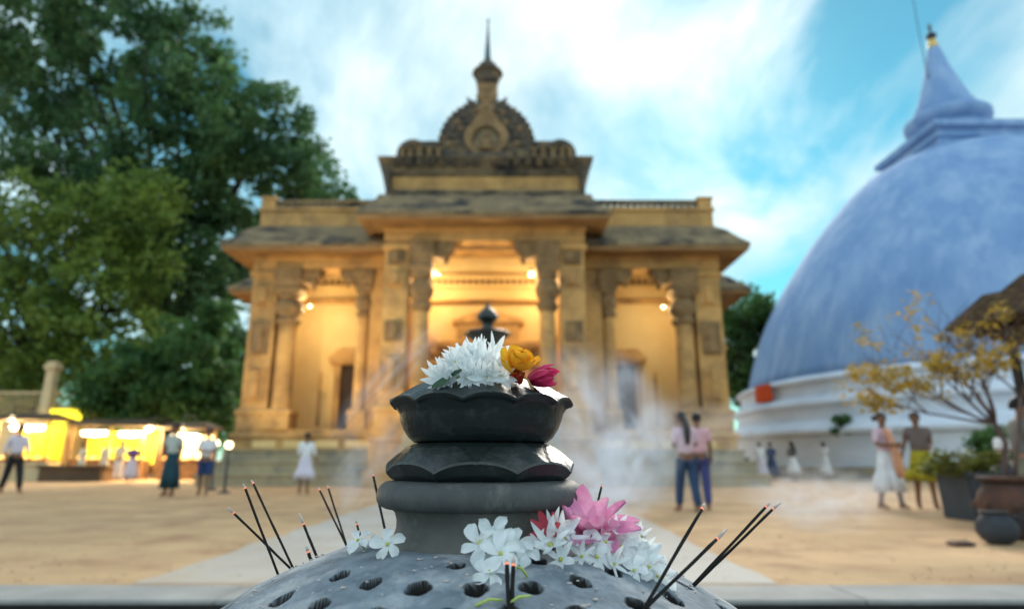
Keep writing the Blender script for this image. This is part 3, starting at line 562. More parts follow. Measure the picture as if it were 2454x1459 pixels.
MB().box(-.84, .84, -.03, .05, sg.z-.48, sg.z-.421).box(-.84, .84, -.03, .05, sg.z+.421, sg.z+.48).build('sign_frame', 'stall_wood', so2)
def stall(px, Y, w, zl, label, power, cloth='yellow_cloth'):
    c = at(px, 1040, Y); t = thing('flower_stall', label, 'stall', (c.x, Y, 0), 0, 'lit flower stalls')
    MB().loft([(-w/2, w/2, -.4, .4, 0.0), (-w/2, w/2, -.4, .4, .78), (-w/2-.05, w/2+.05, -.46, .46, .8), (-w/2-.05, w/2+.05, -.46, .46, .88)]).build('counter', 'stall_wood', t)
    for sx in (-1, 1):
        for y in (-.42, .75): MB().box(sx*w/2-.04, sx*w/2+.04, y-.04, y+.04, 0.001, zl+.38).build('post', 'stall_wood', t)
    MB().loft([(-w/2-.25, w/2+.25, -.75, 1.0, zl+.38), (-w/2-.27, w/2+.27, -.77, 1.02, zl+.46), (-w/2+.2, w/2-.2, .0, .3, zl+.72)]).build('roof', 'stall_roof', t)
    # yellow cloth on the back, slightly billowed
    vs, fs = [], []
    for i in range(9):
        for j in range(5): vs.append((-w/2+.05+(w-.1)*i/8, .72-.05*math.sin(i*1.3)*math.sin(j*.9), .7+(zl-.55)*j/4))
    for i in range(8):
        for j in range(4): fs.append((i*5+j, i*5+5+j, i*5+6+j, i*5+j+1))
    MB().add(vs, fs).build('back_cloth', cloth, t, 'all')
    MB().tube([(-w*.32, -.2, zl), (w*.32, -.2, zl)], .07, 10).build('tube_lamp', 'lamp_white', t, True)
    MB().prism([(-w*.34, zl+.075), (w*.34, zl+.075), (w*.30, zl+.16), (-w*.30, zl+.16)], -.3, -.1).build('lamp_shade', 'lamp_white', t)
    rs = random.Random(int(px)); 
    for k in range(int(w*3)):
        x = -w/2+.2+k*(w-.4)/max(1, int(w*3)-1); MB().ball((x, rs.uniform(-.2, .2), .93), (.15, .15, .10), 10, 6).build('flower_heap', 'garland', t, 'all')
    l = bpy.data.lights.new('stall_light', 'POINT'); l.energy = power; l.color = (1.0, .74, .36); l.shadow_soft_size = .15
    lo = bpy.data.objects.new('stall_light', l); col.objects.link(lo); lo.parent = t; lo.location = (0, -.25, zl-.22)
stall(72, 29.5, 2.3, 2.25, 'broad flower stall with yellow cloth beside the pale pillar', 200)
stall(233, 30.5, 1.8, 2.05, 'lit flower stall behind the dark low bench', 160)
stall(318, 29.0, 1.5, 1.95, 'narrow lit flower stall behind three people in lamp-warmed white clothes', 140)
stall(450, 29.5, 1.9, 1.85, 'lit flower stall with cream cloth nearest the temple', 150, 'cream_and_lamplit_cloth')
lw = at(100, 1115, 27.5); tag(MB().loft([(lw.x-1.6, lw.x+.35, 27.3, 27.9, 0), (lw.x-1.6, lw.x+.35, 27.3, 27.9, .62), (lw.x-1.7, lw.x+.45, 27.2, 28.0, .66), (lw.x-1.7, lw.x+.45, 27.2, 28.0, .76)]).build('low_wall', 'cream_wall'), 'short cream wall end in front of the broad stall', 'wall')
lw = at(180, 1115, 27.2); tag(MB().loft([(lw.x-1.2, lw.x+1.4, 26.8, 27.6, 0), (lw.x-1.2, lw.x+1.4, 26.8, 27.6, .52), (lw.x-1.3, lw.x+1.5, 26.7, 27.7, .56), (lw.x-1.3, lw.x+1.5, 26.7, 27.7, .66)]).build('low_bench', 'brown_wall'), 'dark brown low bench between the cream wall and the white clad people', 'bench')
def hang_lamp(px, py, Y, r, power, label, top):
    c = at(px, py, Y); t = thing('hanging_lamp', label, 'lamp', c, 0, 'round lamps by the stalls')
    MB().ball((0, 0, 0), (r*1.25, r*1.25, r), 12, 8).build('globe', 'lamp_warm', t, 'all')
    MB().lathe([(r*.3, r*.8), (r*.45, r*1.0), (r*.12, r*1.6)], 8).build('cap', 'dark_metal', t, True)
    MB().tube([(0, 0, r*1.5), (0, 0, top)], .018, 6).tube([(0, 0, top), (0, 1.2, top+.02)], .02, 6).tube([(0, 1.2, top+.05), (0, 1.2, -c.z)], .03, 6).build('lamp_bracket', 'dark_metal', t)
    l = bpy.data.lights.new('lamp_light', 'POINT'); l.energy = power; l.color = (1, .75, .4); l.shadow_soft_size = r
    lo = bpy.data.objects.new('lamp_light', l); col.objects.link(lo); lo.parent = t; lo.location = (0, 0, -r*1.6)
hang_lamp(358, 1026, 28.5, .12, 420, 'round lamp above the sarong man', .5)
def flood_lamp(px, py, Y, r, power, label, aim):
    c = at(px, py, Y); t = thing('flood_lamp', label, 'lamp', (c.x, c.y, 0), 0, 'flood lamps before the temple')
    MB().lathe([(.16, 0), (.16, .04), (.035, .08), (.03, c.z-r*1.2), (.05, c.z-r)], 12).build('lamp_post', 'dark_metal', t, True)
    MB().ball((0, 0, c.z), (r, r, r), 14, 10).build('globe', 'lamp_warm', t, 'all')
    MB().lathe([(r*.5, c.z+r*.95), (r*.6, c.z+r*1.02), (r*.15, c.z+r*1.25)], 10).build('cap', 'dark_metal', t, True)
    l = bpy.data.lights.new('flood_light', 'SPOT'); l.energy = power; l.color = (1.0, .74, .38); l.shadow_soft_size = .12; l.spot_size = R(105); l.spot_blend = .8
    lo = bpy.data.objects.new('flood_light', l); col.objects.link(lo); lo.parent = t; lo.location = (r*1.2, r*1.2, c.z+.05)
    lo.rotation_euler = (Vector(aim) - Vector((c.x, c.y, c.z))).to_track_quat('-Z', 'Y').to_euler()
flood_lamp(518, 1062, 19.2, .10, 480, 'round flood lamp next to the man in shorts', (-8.0, 23.5, 7.0))
flood_lamp(549, 1066, 17.6, .10, 760, 'round flood lamp before the corner of the temple steps', (-3.0, 22.5, 7.0))
hang_lamp(30, 1000, 29.0, .08, 380, 'small lamp over the broad stall', .5)
hang_lamp(438, 1022, 29.0, .07, 260, 'dim small lamp above the stall with cream cloth', .5)

# ------------------------------------------------------------------ people
def skin_mesh(name, V, E, RAD, root=0, sub=2):
    me = bpy.data.meshes.new(name); me.from_pydata([tuple(v) for v in V], E, []); o = bpy.data.objects.new(name, me); col.objects.link(o)
    o.modifiers.new('skin', 'SKIN'); o.modifiers['skin'].use_smooth_shade = True
    for i, r in enumerate(RAD):
        d = me.skin_vertices[0].data[i]; d.radius = r if hasattr(r, '__len__') else (r, r); d.use_root = (i == root)
    s = o.modifiers.new('sub', 'SUBSURF'); s.levels = sub; s.render_levels = sub
    dg = bpy.context.evaluated_depsgraph_get(); m2 = bpy.data.meshes.new_from_object(o.evaluated_get(dg)); m2.name = name
    bpy.data.objects.remove(o); bpy.data.meshes.remove(me)
    return m2
def person(label, loc, face, h=1.65, top='white_cloth', bottom='navy_cloth', wear='trousers', hem=.1, arms='down', step=0.0, hair='short', tone='skin', sleeve=.5, sash=None, lean=0.0, group=None, sit=False, headturn=0.0, headdown=0.0):
    """local: facing -Y. face = rotation about z"""
    t = thing('person', label, 'person', loc, face, group); k = h/1.70; t.scale = (k, k, k)
    pz = .16 if sit else .93
    ch = pz + .44; ly = -lean
    V = []; E = []; RA = []
    def v(p, r, link_to=None):
        V.append(Vector(p)); RA.append(r); i = len(V)-1
        if link_to is not None: E.append((link_to, i))
        return i
    pel = v((0, 0, pz), (.135, .10)); wa = v((0, ly*.3, pz+.17), (.115, .085), pel); che = v((0, ly*.7, pz+.36), (.135, .095), wa); nb = v((0, ly, pz+.52), (.06, .055), che)
    hx = math.sin(headturn)*.02; hy = -headdown
    nk = v((0, ly-.01+hy*.2, pz+.575), .048, nb); jw = v((hx, ly-.03+hy*.7, pz+.625), (.058, .062), nk); hd = v((hx, ly-.015+hy, pz+.70), (.073, .088), jw); cr = v((hx, ly-.01+hy, pz+.765), (.055, .065), hd)
    fx, fy = math.sin(headturn), -math.cos(headturn)
    v((hx+fx*.108, ly-.015+hy+fy*.108, pz+.672), .012, hd)                       # nose
    for s in (-1, 1): v((hx+s*.086*math.cos(headturn), ly+.0+hy+s*.086*math.sin(headturn), pz+.685), (.012, .02), hd)   # ears
    SH = {}
    AR = {'down': [((.20, .02, .23), (.21, -.03, -.01), (.205, -.06, -.09)), ((.20, .02, .23), (.21, -.02, -.01), (.205, -.05, -.09))],
          'walk': [((.20, .10, .24), (.20, .10, .0), (.195, .09, -.08)), ((.21, -.05, .23), (.19, -.20, .02), (.185, -.25, -.05))],
          'hold': [((.22, .0, .22), (.10, -.23, .20), (.05, -.27, .22)), ((.22, .0, .22), (.10, -.23, .18), (.05, -.27, .20))],
          'hips': [((.30, .06, .26), (.17, -.03, .07), (.12, -.07, .07)), ((.20, .02, .23), (.21, -.02, -.01), (.205, -.05, -.09))],
          'pray': [((.21, -.02, .22), (.06, -.22, .37), (.015, -.24, .45)), ((.21, -.02, .22), (.06, -.22, .37), (.015, -.24, .45))],
          'out': [((.22, .02, .24), (.30, -.06, .05), (.32, -.09, -.03)), ((.20, .02, .23), (.12, -.2, .12), (.08, -.25, .13))]}[arms]
    arm_idx = []
    for s, (el, wr, hn) in zip((-1, 1), AR):
        f = lambda p: (s*p[0], p[1]+ly*.7, pz+p[2])
        sh = v((s*.165, ly*.9, pz+.46), (.055, .055), che); e_ = v(f(el), .04, sh); w_ = v(f(wr), .027, e_); hnd = v(f(hn), (.033, .022), w_)
        d = (V[hnd]-V[w_]).normalized(); side = d.cross(Vector((s, .3, .2))).normalized()
        for q, ln in ((-.027, .055), (-.009, .068), (.009, .072), (.026, .06)):
            a = v(V[hnd] + d*.035 + side*q, .0085, hnd); v(V[hnd] + d*(.035+ln*.6) + side*q + Vector((-s*.008, 0, 0)), .008, a); 
        tb = v(V[w_] + d*.03 - side*.035 + Vector((0, -.005, 0)), .010, w_); v(V[w_] + d*.065 - side*.048, .0085, tb)
        arm_idx.append((sh, e_, w_))
    legs = []
    for s in (-1, 1):
        fwd = -step*s
        if sit: pts = [(s*.11, 0, pz-.02), (s*.33, -.32, .17), (-s*.05, -.36, .07), (-s*.17, -.36, .05)]; rr = [.085, .062, .045, .035]
        else: pts = [(s*.085, 0, pz-.06), (s*.095, fwd*.55-.02*(1 if step else 0), pz*.5), (s*.10, fwd + (.04 if fwd > 0 else 0), .085), (s*.115, fwd-.14, .03)]; rr = [.09, .058, .038, (.042, .024)]
        prev = pel; ids = []
        for pnt, r_ in zip(pts, rr): prev = v(pnt, r_, prev); ids.append(prev)
        if not sit: v((pts[2][0], pts[2][1]+.045, .033), .03, ids[2])
        legs.append(ids)
    body = link('body', skin_mesh('body', V, E, RA, pel, 2), tone, t)
    # eyes
    em = MB()
    for s in (-1, 1): em.ball((hx+fx*.083+s*.032*math.cos(headturn), ly-.015+hy+fy*.083+s*.032*math.sin(headturn), pz+.70), .010, 6, 4)
    em.build('eyes', 'hair', t, 'all')
    # hair
    hm = MB(); vs = []; fs = []; nu, nv = 18, 10; rs = random.Random(len(label))
    for i in range(nv+1):
        ph_ = PI/2*1.12*i/nv
        for j in range(nu):
            a = 2*PI*j/nu; back = -math.cos(a - headturn)   # +1 at the back
            dz = math.cos(ph_*(1.0 + (.38 if back < .2 else -.18)*-1 if False else 1.0)); 
            low = 1.0 if back < -.2 else .62
            p_ = PI/2*(.62 if back > .55 else (.95 if back > -.35 else 1.35))*i/nv if False else PI*.5*i/nv*(.78 + .50*max(0, -back*-1) if False else (1.28 if math.cos(a-headturn-PI/2 + PI/2) < 2 and math.sin(a - headturn) > .15 else .80 if math.sin(a-headturn) < -.45 else 1.12))
            r_ = 1.0 + rs.uniform(-.03, .03)
            vs.append((hx + .092*r_*math.sin(p_)*math.cos(a), ly-.005+hy + .105*r_*math.sin(p_)*math.sin(a), pz+.70+.112*r_*math.cos(p_)))
    for i in range(nv):
        for j in range(nu): kx = (j+1) % nu; fs.append((i*nu+j, (i+1)*nu+j, (i+1)*nu+kx, i*nu+kx))
    hm.add(vs, fs)
    if hair == 'bun': hm.ball((hx, ly+.12+hy, pz+.70), (.055, .05, .055), 10, 7)
    if hair == 'long': hm.tube([(hx, ly+.06+hy, pz+.72), (hx, ly+.105+hy, pz+.60), (hx, ly+.125, pz+.45), (hx, ly+.12, pz+.22)], [.075, .085, .085, .05], 12, .7)
    if hair == 'plait': hm.tube([(hx, ly+.09+hy, pz+.66), (hx, ly+.115, pz+.52), (hx, ly+.12, pz+.36), (hx, ly+.12, pz+.2)], [.04, .032, .03, .015], 8)
    hm.build('hair', 'hair', t, 'all')
    # top
    sv = [(0, -.0, pz+.02), V[wa], V[che], V[nb] + Vector((0, 0, -.03))]; sr = [(.168, .128), (.152, .117), (.162, .122), (.078, .072)]; se = [(0, 1), (1, 2), (2, 3)]
    if wear in ('skirt', 'sarong'): sr[0] = (.158, .12)
    for (sh, e_, w_) in arm_idx:
        b = len(sv); endp = V[sh].lerp(V[e_], min(1, sleeve*1.9)) if sleeve <= .55 else V[e_].lerp(V[w_], (sleeve-.55)*2.0)
        if sleeve <= .55: sv += [V[sh] + Vector((0, 0, .005)), endp]; sr += [(.078, .075), (.064, .062)]; se += [(2, b), (b, b+1)]
        else: sv += [V[sh] + Vector((0, 0, .005)), V[e_], endp]; sr += [(.076, .073), (.058, .056), (.045, .044)]; se += [(2, b), (b, b+1), (b+1, b+2)]
    link('top', skin_mesh('top', sv, se, sr, 0, 2), top, t)
    # bottom
    if sit:
        m_ = skin_mesh('bottom', [V[pel], V[legs[0][0]], V[legs[0][1]], V[legs[0][2]], V[legs[1][0]], V[legs[1][1]], V[legs[1][2]]], [(0, 1), (1, 2), (2, 3), (0, 4), (4, 5), (5, 6)], [(.17, .14), .12, .095, .075, .12, .095, .075], 0, 2); link('bottom', m_, bottom, t)
    elif wear in ('trousers', 'shorts'):
        bv = [V[pel] + Vector((0, 0, .05))]; be = []; br = [(.158, .12)]
        for ids in legs:
            b = len(bv); p0, p1, p2 = V[ids[0]], V[ids[1]], V[ids[2]]
            if wear == 'shorts': bv += [p0, p0.lerp(p1, .95)]; br += [.112, .10]; be += [(0, b), (b, b+1)]
            else: bv += [p0, p1, p2 + Vector((0, 0, .02))]; br += [.108, .083, .068]; be += [(0, b), (b, b+1), (b+1, b+2)]
        link('bottom', skin_mesh('bottom', bv, be, br, 0, 2), bottom, t)
    else:
        w0, w1 = (.20, .235) if wear == 'sarong' else (.21, .30); ph0 = rs.uniform(0, 6)
        prof = [(.135, pz+.12), (.165, pz+.02), (.185, pz-.08), (w0, pz-.25), ((w0+w1)/2, (pz+hem)/2-.05), (w1, hem), (w1-.012, hem+.004), (.15, pz-.2)]
        def wv(kk, a, r, z):
            fold = 0 if kk < 2 else min(1, (kk-1)/3)*.035*r/.25*(math.sin(a*7+ph0) + .6*math.sin(a*11+1.7*ph0))
            return r*1.0+fold, z + (.012*math.sin(a*3+ph0) if kk > 4 else 0)
        m_ = MB().lathe(prof, 40, (0, 0), wv, cap=False); m_.v = [(x, y*.72 + (z-.93)*-.0 - step*.12*(1 if z < .6 else 0)*0, z) for x, y, z in m_.v]
        m_.build('bottom', bottom, t, 'all')
    if sash:
        a = MB(); n = 12; vs = []; fs = []
        for i in range(n+1):
            q = i/n; x0 = -.10+.20*q; z = pz+.50-.85*q; y = -.135-.075*math.sin(q*2.6)+ly*.5*(1-q)
            vs += [(x0-.075-.03*q, y, z), (x0, y-.02, z-.01), (x0+.075+.03*q, y, z+.01)]
        for i in range(n): fs += [(i*3, i*3+1, i*3+4, i*3+3), (i*3+1, i*3+2, i*3+5, i*3+4)]
        o = a.add(vs, fs).build('sash', sash, t, 'all'); sd = o.modifiers.new('s', 'SOLIDIFY'); sd.thickness = .012
    return t
G = gr
person('man in white shirt and black trousers walking past the broad stall', G(22, 1182), R(60), 1.78, 'lilac_cloth', 'black_cloth', 'trousers', arms='walk', step=.24, sleeve=.9)
person('person in cream robe facing the narrow stall', Vector((-17.3, 27.4, 0)), R(170), 1.6, 'cream_and_lamplit_cloth', 'cream_and_lamplit_cloth', 'skirt', hair='bun', sleeve=.9)  # cream colour on these three: stall lamplight put into white clothes
person('person in cream top and long skirt beside the dark bench', Vector((-18.0, 27.0, 0)), R(150), 1.55, 'cream_and_lamplit_cloth', 'cream_and_lamplit_cloth', 'sarong', hair='short', arms='hold', sleeve=.5)  # cream here is stall lamplight put into white clothes
person('person in cream clothes with arm bent near the narrow stall', Vector((-16.55, 27.2, 0)), R(200), 1.62, 'cream_and_lamplit_cloth', 'white_cloth', 'trousers', hair='short', arms='hips', sleeve=.5)  # cream here is stall lamplight put into white clothes
person('small girl in purple top and long white skirt', Vector((-15.0, 25.5, 0)), R(20), 1.52, 'purple_cloth', 'lilac_cloth', 'skirt', hem=.14, hair='plait', arms='hold', sleeve=.5)
person('man in loose checked shirt and dark teal sarong', G(402, 1190), R(-10), 1.72, 'check_cloth', 'teal_cloth', 'sarong', hem=.2, arms='hips', sleeve=.5, headdown=.02)
person('man in white shirt and blue shorts holding something', G(484, 1188), R(15), 1.62, 'white_cloth', 'blue_cloth', 'shorts', arms='hold', sleeve=.45, step=.08, headturn=.5)
person('woman in white blouse and white skirt with her back turned by the temple steps', G(726, 1185), R(195), 1.55, 'white_cloth', 'lilac_cloth', 'skirt', hem=.42, arms='out', hair='bun', sleeve=.8, lean=.04)
person('person in pale pink shirt and teal blue jeans walking away in the smoke', G(1652, 1228), R(190), 1.68, 'rose_cloth', 'navy_cloth', 'trousers', arms='hold', step=.16, sleeve=.5, hair='long', headdown=.05)
person('person in pink shirt and indigo jeans walking close beside a companion', G(1684, 1222), R(165), 1.70, 'pink_cloth', 'indigo_cloth', 'trousers', arms='down', step=.22, sleeve=.5, hair='short', headdown=.04)
person('worshipper in white seated on the sand next to the temple steps', G(1795, 1152), R(150), 1.75, 'white_cloth', 'white_cloth', sit=True, arms='pray', hair='bun', sleeve=.8)
person('worshipper in white bowing over joined hands before the stupa', G(1828, 1152), R(165), 1.6, 'white_cloth', 'lilac_cloth', 'skirt', hem=.06, arms='pray', hair='bun', sleeve=.9, lean=.14, headdown=.06)
person('person in navy dress among the white clad worshippers', G(1853, 1150), R(185), 1.62, 'navy_cloth', 'navy_cloth', 'skirt', hem=.2, arms='hold', hair='short', sleeve=.5)
person('woman with long dark hair and white skirt before the stupa wall', G(1905, 1152) , R(200), 1.62, 'grey_cloth', 'white_cloth', 'skirt', hem=.3, hair='long', arms='hold', sleeve=.5)
person('person all in white standing before the stupa wall with hands raised', G(1982, 1150), R(110), 1.62, 'white_cloth', 'white_cloth', 'skirt', hem=.25, arms='pray', hair='short', sleeve=.5)
person('woman in pale pink dress with peach sash walking', G(2140, 1221), R(25), 1.70, 'rose_cloth', 'white_cloth', 'skirt', hem=.32, hair='bun', arms='hold', sleeve=.5, sash='peach_cloth', step=.12, headturn=-.6)
person('person in umber shirt and olive wrap walking behind the plant box', G(2225, 1220), R(-20), 1.72, 'umber_cloth', 'olive_cloth', 'skirt', hem=.5, hair='short', arms='out', sleeve=.35, step=.14, headturn=-.4)
person('person in white shirt partly behind the leafless branches', Vector((11.6, 15.2, 0)), R(20), 1.62, 'white_cloth', 'navy_cloth', 'trousers', arms='hold', hair='short')
person('man in grey shirt and sage trousers standing beside the clay planter', Vector((6.42, 8.1, 0)), R(75), 1.62, 'grey_cloth', 'sage_cloth', 'trousers', arms='hold', hair='short', sleeve=.5, tone='skin_fair', lean=.05)

# ------------------------------------------------------------------ right: planter tree, box, hut
pot = thing('clay_planter', 'large brown clay planter with sooty dark patches', 'planter', (5.78, 7.55, 0)); pot.scale = (.86, .86, .98)
MB().lathe([(.24, 0), (.29, .06), (.38, .22), (.42, .38), (.38, .52), (.31, .60), (.30, .63), (.37, .66), (.38, .70), (.34, .71), (.32, .64)], 28, cap=False).build('pot_body', 'clay', pot, True)
MB().lathe([(.001, .6), (.3, .62), (.33, .63)], 20, cap=False).build('soil', 'soil', pot)
for k in range(8):
    a = R(k*45+10); MB().ball((.41*math.cos(a), .41*math.sin(a), .38), (.05, .05, .05), 8, 6).build('boss', 'clay', pot, 'all')
pot2 = thing('round_pot', 'dark round clay pot on the sand before the planter', 'pot', (5.22, 7.12, 0))
MB().lathe([(.08, 0), (.15, .04), (.2, .13), (.19, .22), (.13, .29), (.11, .31), (.14, .34), (.12, .345), (.09, .30), (.001, .2)], 24, cap=False).build('pot_body', 'dark_clay', pot2, True)
MB().tube([(.14, 0, .26), (.24, 0, .28), (.26, 0, .2), (.2, 0, .12)], .018, 8).build('handle', 'dark_clay', pot2, 'all')
tag(MB().loft([(4.62, 4.80, 6.92, 7.05, .005), (4.60, 4.83, 6.9, 7.07, .03), (4.66, 4.78, 6.95, 7.03, .055)]).build('stone', 'clay'), 'small brown stone lying on the sand by the pots', 'stone')
def bare_tree():
    t = thing('planter_tree', 'small bare branched tree with yellow leaf pads growing from the clay planter', 'tree', (5.78, 7.55, .60)); t.scale = (1.22, 1.22, 1.12)
    rs = random.Random(21); base = Vector((5.72, 7.55, .62)); tips = []
    tr = MB(); lm = MB(); O = Vector((0, 0, 0))
    tr.tube([(0, 0, -.04), (-.02, 0, .2), (.03, .0, .42), (-.04, 0, .62)], [.034, .028, .025, .022], 10)
    tr.tube([(.05, .03, -.04), (.13, .04, .25), (.22, .05, .55), (.34, .1, .9)], [.024, .021, .018, .014], 8)
    tr.build('trunk', 'twig', t, 'all')
    def grow(p, d, ln, r, depth):
        pts = [p]; q = p.copy(); n = 4
        for i in range(n):
            d = (d + Vector((rs.uniform(-.25, .25), rs.uniform(-.25, .25), rs.uniform(-.12, .16)))).normalized(); q = q + d*ln/n; pts.append(q.copy())
        lm.tube(pts, [r*(1-.45*i/n) for i in range(n+1)], 5 if r < .01 else 7)
        if depth == 0: tips.append(q.copy()); return
        for _ in range(rs.choice((2, 3, 3))):
            a = rs.uniform(0, 2*PI); nd = (d*.75 + Vector((math.cos(a)*.75, math.sin(a)*.75, rs.uniform(-.05, .5)))).normalized()
            grow(pts[rs.choice((2, 3, 4))], nd, ln*rs.uniform(.62, .86), r*.56, depth-1)
        if depth <= 2: tips.append(q.copy())
    f = Vector((-.04, 0, .62)); g_ = Vector((.34, .1, .9))
    for tgt, ln in [((-1.0, -.1, .38), .62), ((-.75, .25, .75), .62), ((-.2, -.35, 1.0), .56), ((.1, .4, 1.0), .5), ((-1.0, .35, .15), .60), ((-.5, -.1, 1.0), .6)]: grow(f, Vector(tgt).normalized(), ln, .017, 3)
    for tgt, ln in [((-.9, -.2, .9), .75), ((-.6, .1, 1.3), .8), ((-.3, -.1, 1.3), .75), ((-1.2, .1, .8), .85)]: grow(f, Vector(tgt).normalized(), ln, .008, 2)
    for tgt, ln in [((.5, 0, 1.0), .45), ((-.3, .3, 1.0), .5), ((.8, .3, .5), .45)]: grow(g_, Vector(tgt).normalized(), ln, .012, 3)
    lm.build('limbs', 'twig', t, 'all')
    pads = [p for p in tips if (p.z < 1.28 and rs.random() < .85) or rs.random() < .10]
    me = leaf_mesh('crown', [tuple(p) for p in pads], 28, np.array([rs.uniform(.07, .17) for _ in pads]), .042, 5, .5)
    link('crown', me, 'leaf_yellow', t)
bare_tree()
bxp = thing('plant_box', 'dark blue grey square plant box behind the round pot', 'planter', (7.15, 10.0, 0))
MB().loft([(-.36, .36, -.34, .34, 0), (-.38, .38, -.36, .36, .62), (-.42, .42, -.40, .40, .63), (-.42, .42, -.40, .40, .70)]).build('box_body', 'blue_box', bxp)
for sx in (-1, 1): MB().box(sx*.34-.03, sx*.34+.03, -.405, -.38, .05, .6).build('box_rib', 'blue_box', bxp)
rs_ = random.Random(4)
shrub = thing('box_shrub', 'low spreading yellow green plant growing in the square box', 'plant', (7.15, 10.0, .69))
sm = MB(); cs = []
for k in range(26):
    a = rs_.uniform(0, 2*PI); rr = rs_.uniform(.25, .6); e = Vector((rr*math.cos(a) - .28, rr*math.sin(a)*.8, rs_.uniform(.02, .25))); sm.tube([(0, 0, 0), (e.x*.5, e.y*.5, e.z*.9+.05), e], [.01, .008, .004], 5); cs.append(tuple(e))
sm.build('stems', 'twig', shrub, 'all'); link('foliage', leaf_mesh('foliage', cs, 40, .14, .07, 6), 'leaf_box', shrub)
rp = G(2338, 1243); tag(MB().lathe([(.075, 0), (.075, .06), (.055, .08), (.05, .62), (.06, .64), (.065, .68), (.03, .74)], 12, (rp.x, rp.y)).build('red_post', 'red_post', None, True), 'short red post beside the dark blue plant box', 'post')
sh2 = thing('potted_shrub', 'rounded green potted shrub standing in front of the stupa', 'plant', (14.6, 19.5, 0))
MB().lathe([(.25, 0), (.4, .5), (.42, .55), (.36, .56), (.34, .45)], 18, cap=False).build('pot', 'clay', sh2, True)
MB().tube([(0, 0, .4), (.02, 0, 1.0), (-.02, .02, 1.5)], [.05, .04, .02], 7).build('stem', 'twig', sh2)
link('foliage', leaf_mesh('foliage', [(rs_.uniform(-.4, .4), rs_.uniform(-.4, .4), rs_.uniform(.9, 1.7)) for _ in range(24)], 70, .32, .12, 8), 'leaf_mid', sh2)
pl3 = on_drum(2012, 1030, 14.9); sp = thing('ledge_plant', 'small green plant on the lower ledge of the stupa', 'plant', (pl3.x, pl3.y-.15, 2.3))
MB().tube([(0, .1, -.05), (.05, -.05, .2), (0, -.1, .5)], [.03, .02, .01], 6).build('stem', 'twig', sp)
link('foliage', leaf_mesh('foliage', [(rs_.uniform(-.3, .3), rs_.uniform(-.25, .1), rs_.uniform(-.2, .6)) for _ in range(14)], 40, .2, .13, 9), 'leaf_mid', sp)
# thatched hut
hut = thing('thatched_hut', 'thatched hut with dark straggling eave above the planter tree', 'hut', (8.85, 7.9, 0), R(28))
hs = 2.0; ez = 2.72
ap = Vector((0, 0, ez+1.55)); rs2 = random.Random(9)
def thatch_layer(k, z0, z1, s0, s1):
    vs, fs = [], []; n = 44
    for (s, z, lo) in ((s0, z0, True), (s1, z1, False), (s1-.02, z1-.10, False), (s0-.03, z0-.07, True)):
        for side in range(4):
            for i in range(n):
                q = -1 + 2*i/n; jz = rs2.uniform(-.055, .02) if lo else 0; js = rs2.uniform(-.02, .05) if lo else 0
                x, y = [(q, -1), (1, q), (-q, 1), (-1, -q)][side]; vs.append((x*(s+js), y*(s+js), z+jz))
    m = 4*n
    for a in range(3):
        for i in range(m): j = (i+1) % m; fs.append((a*m+i, a*m+j, (a+1)*m+j, (a+1)*m+i))
    for i in range(m): j = (i+1) % m; fs.append((3*m+i, 3*m+j, j, i))
    MB().add(vs, fs).build('thatch_layer', 'thatch', hut)
for k in range(5): thatch_layer(k, ez+.26*k, ez+.26*(k+1)+.16, hs-.36*k, hs-.36*(k+1)-.02)
MB().lathe([(.5, ez+1.30), (.3, ez+1.5), (.05, ez+1.7)], 12).build('thatch_cap', 'thatch', hut, 'all')
# loose straw hanging from the eave
stw = MB()
for k in range(420):
    side = rs2.randrange(4); q = rs2.uniform(-1, 1); x, y = [(q, -1), (1, q), (-q, 1), (-1, -q)][side]; s = hs+rs2.uniform(-.25, .04); z = ez+rs2.uniform(-.04, .16)
    d = Vector((x*.06, y*.06, -1))*rs2.uniform(.05, .13); p0 = Vector((x*s, y*s, z)); stw.tube([p0, p0+d+Vector((rs2.uniform(-.04, .04), rs2.uniform(-.04, .04), 0))], [.006, .003], 4)
o = stw.build('straw_fringe', 'thatch', hut); o['kind'] = 'stuff'
for sx in (-1, 1):
    for sy in (-1, 1): MB().tube([(sx*1.45, sy*1.45, 0), (sx*1.45, sy*1.45, ez+.3)], [.07, .06], 10).build('post', 'bark', hut, 'all')
for k in range(9):
    q = -1.9+3.8*k/8; MB().tube([(q, -1.9, ez-.03), (q*.1, -.1, ez+1.30)], .03, 6).build('rafter', 'bark', hut)
    MB().tube([(-1.9, q, ez-.03), (-.1, q*.1, ez+1.30)], .03, 6).build('rafter', 'bark', hut)

# ------------------------------------------------------------------ stone lamp pillar on the path
lp = at(1168, 800, 6.0)
LP = thing('stone_lamp_pillar', 'dark stone lamp pillar with lotus plate and finial on the path', 'lamp pillar', (lp.x, 6.0, 0.004))
MB().loft([(-.3, .3, -.3, .3, 0), (-.3, .3, -.3, .3, .25), (-.2, .2, -.2, .2, .32)]).build('base', 'black_stone', LP)
MB().lathe([(.12, .32), (.10, .5), (.085, 1.2), (.08, lp.z-.28), (.12, lp.z-.2), (.07, lp.z-.14)], 16).build('shaft', 'black_stone', LP, True)
MB().lathe([(.07, lp.z-.14), (.12, lp.z-.09), (.21, lp.z-.02), (.22, lp.z+.0), (.20, lp.z+.015), (.07, lp.z+.03)], 24, wave=lambda k, a, r, z: (r*(1+.05*math.cos(8*a)) if 1 < k < 5 else r, z)).build('lotus_plate', 'black_stone', LP, True)
MB().lathe([(.055, lp.z+.03), (.05, lp.z+.08), (.06, lp.z+.11), (.105, lp.z+.15), (.10, lp.z+.19), (.06, lp.z+.235), (.025, lp.z+.26), (.02, lp.z+.29), (.003, lp.z+.31)], 18).build('finial', 'black_stone', LP, True)

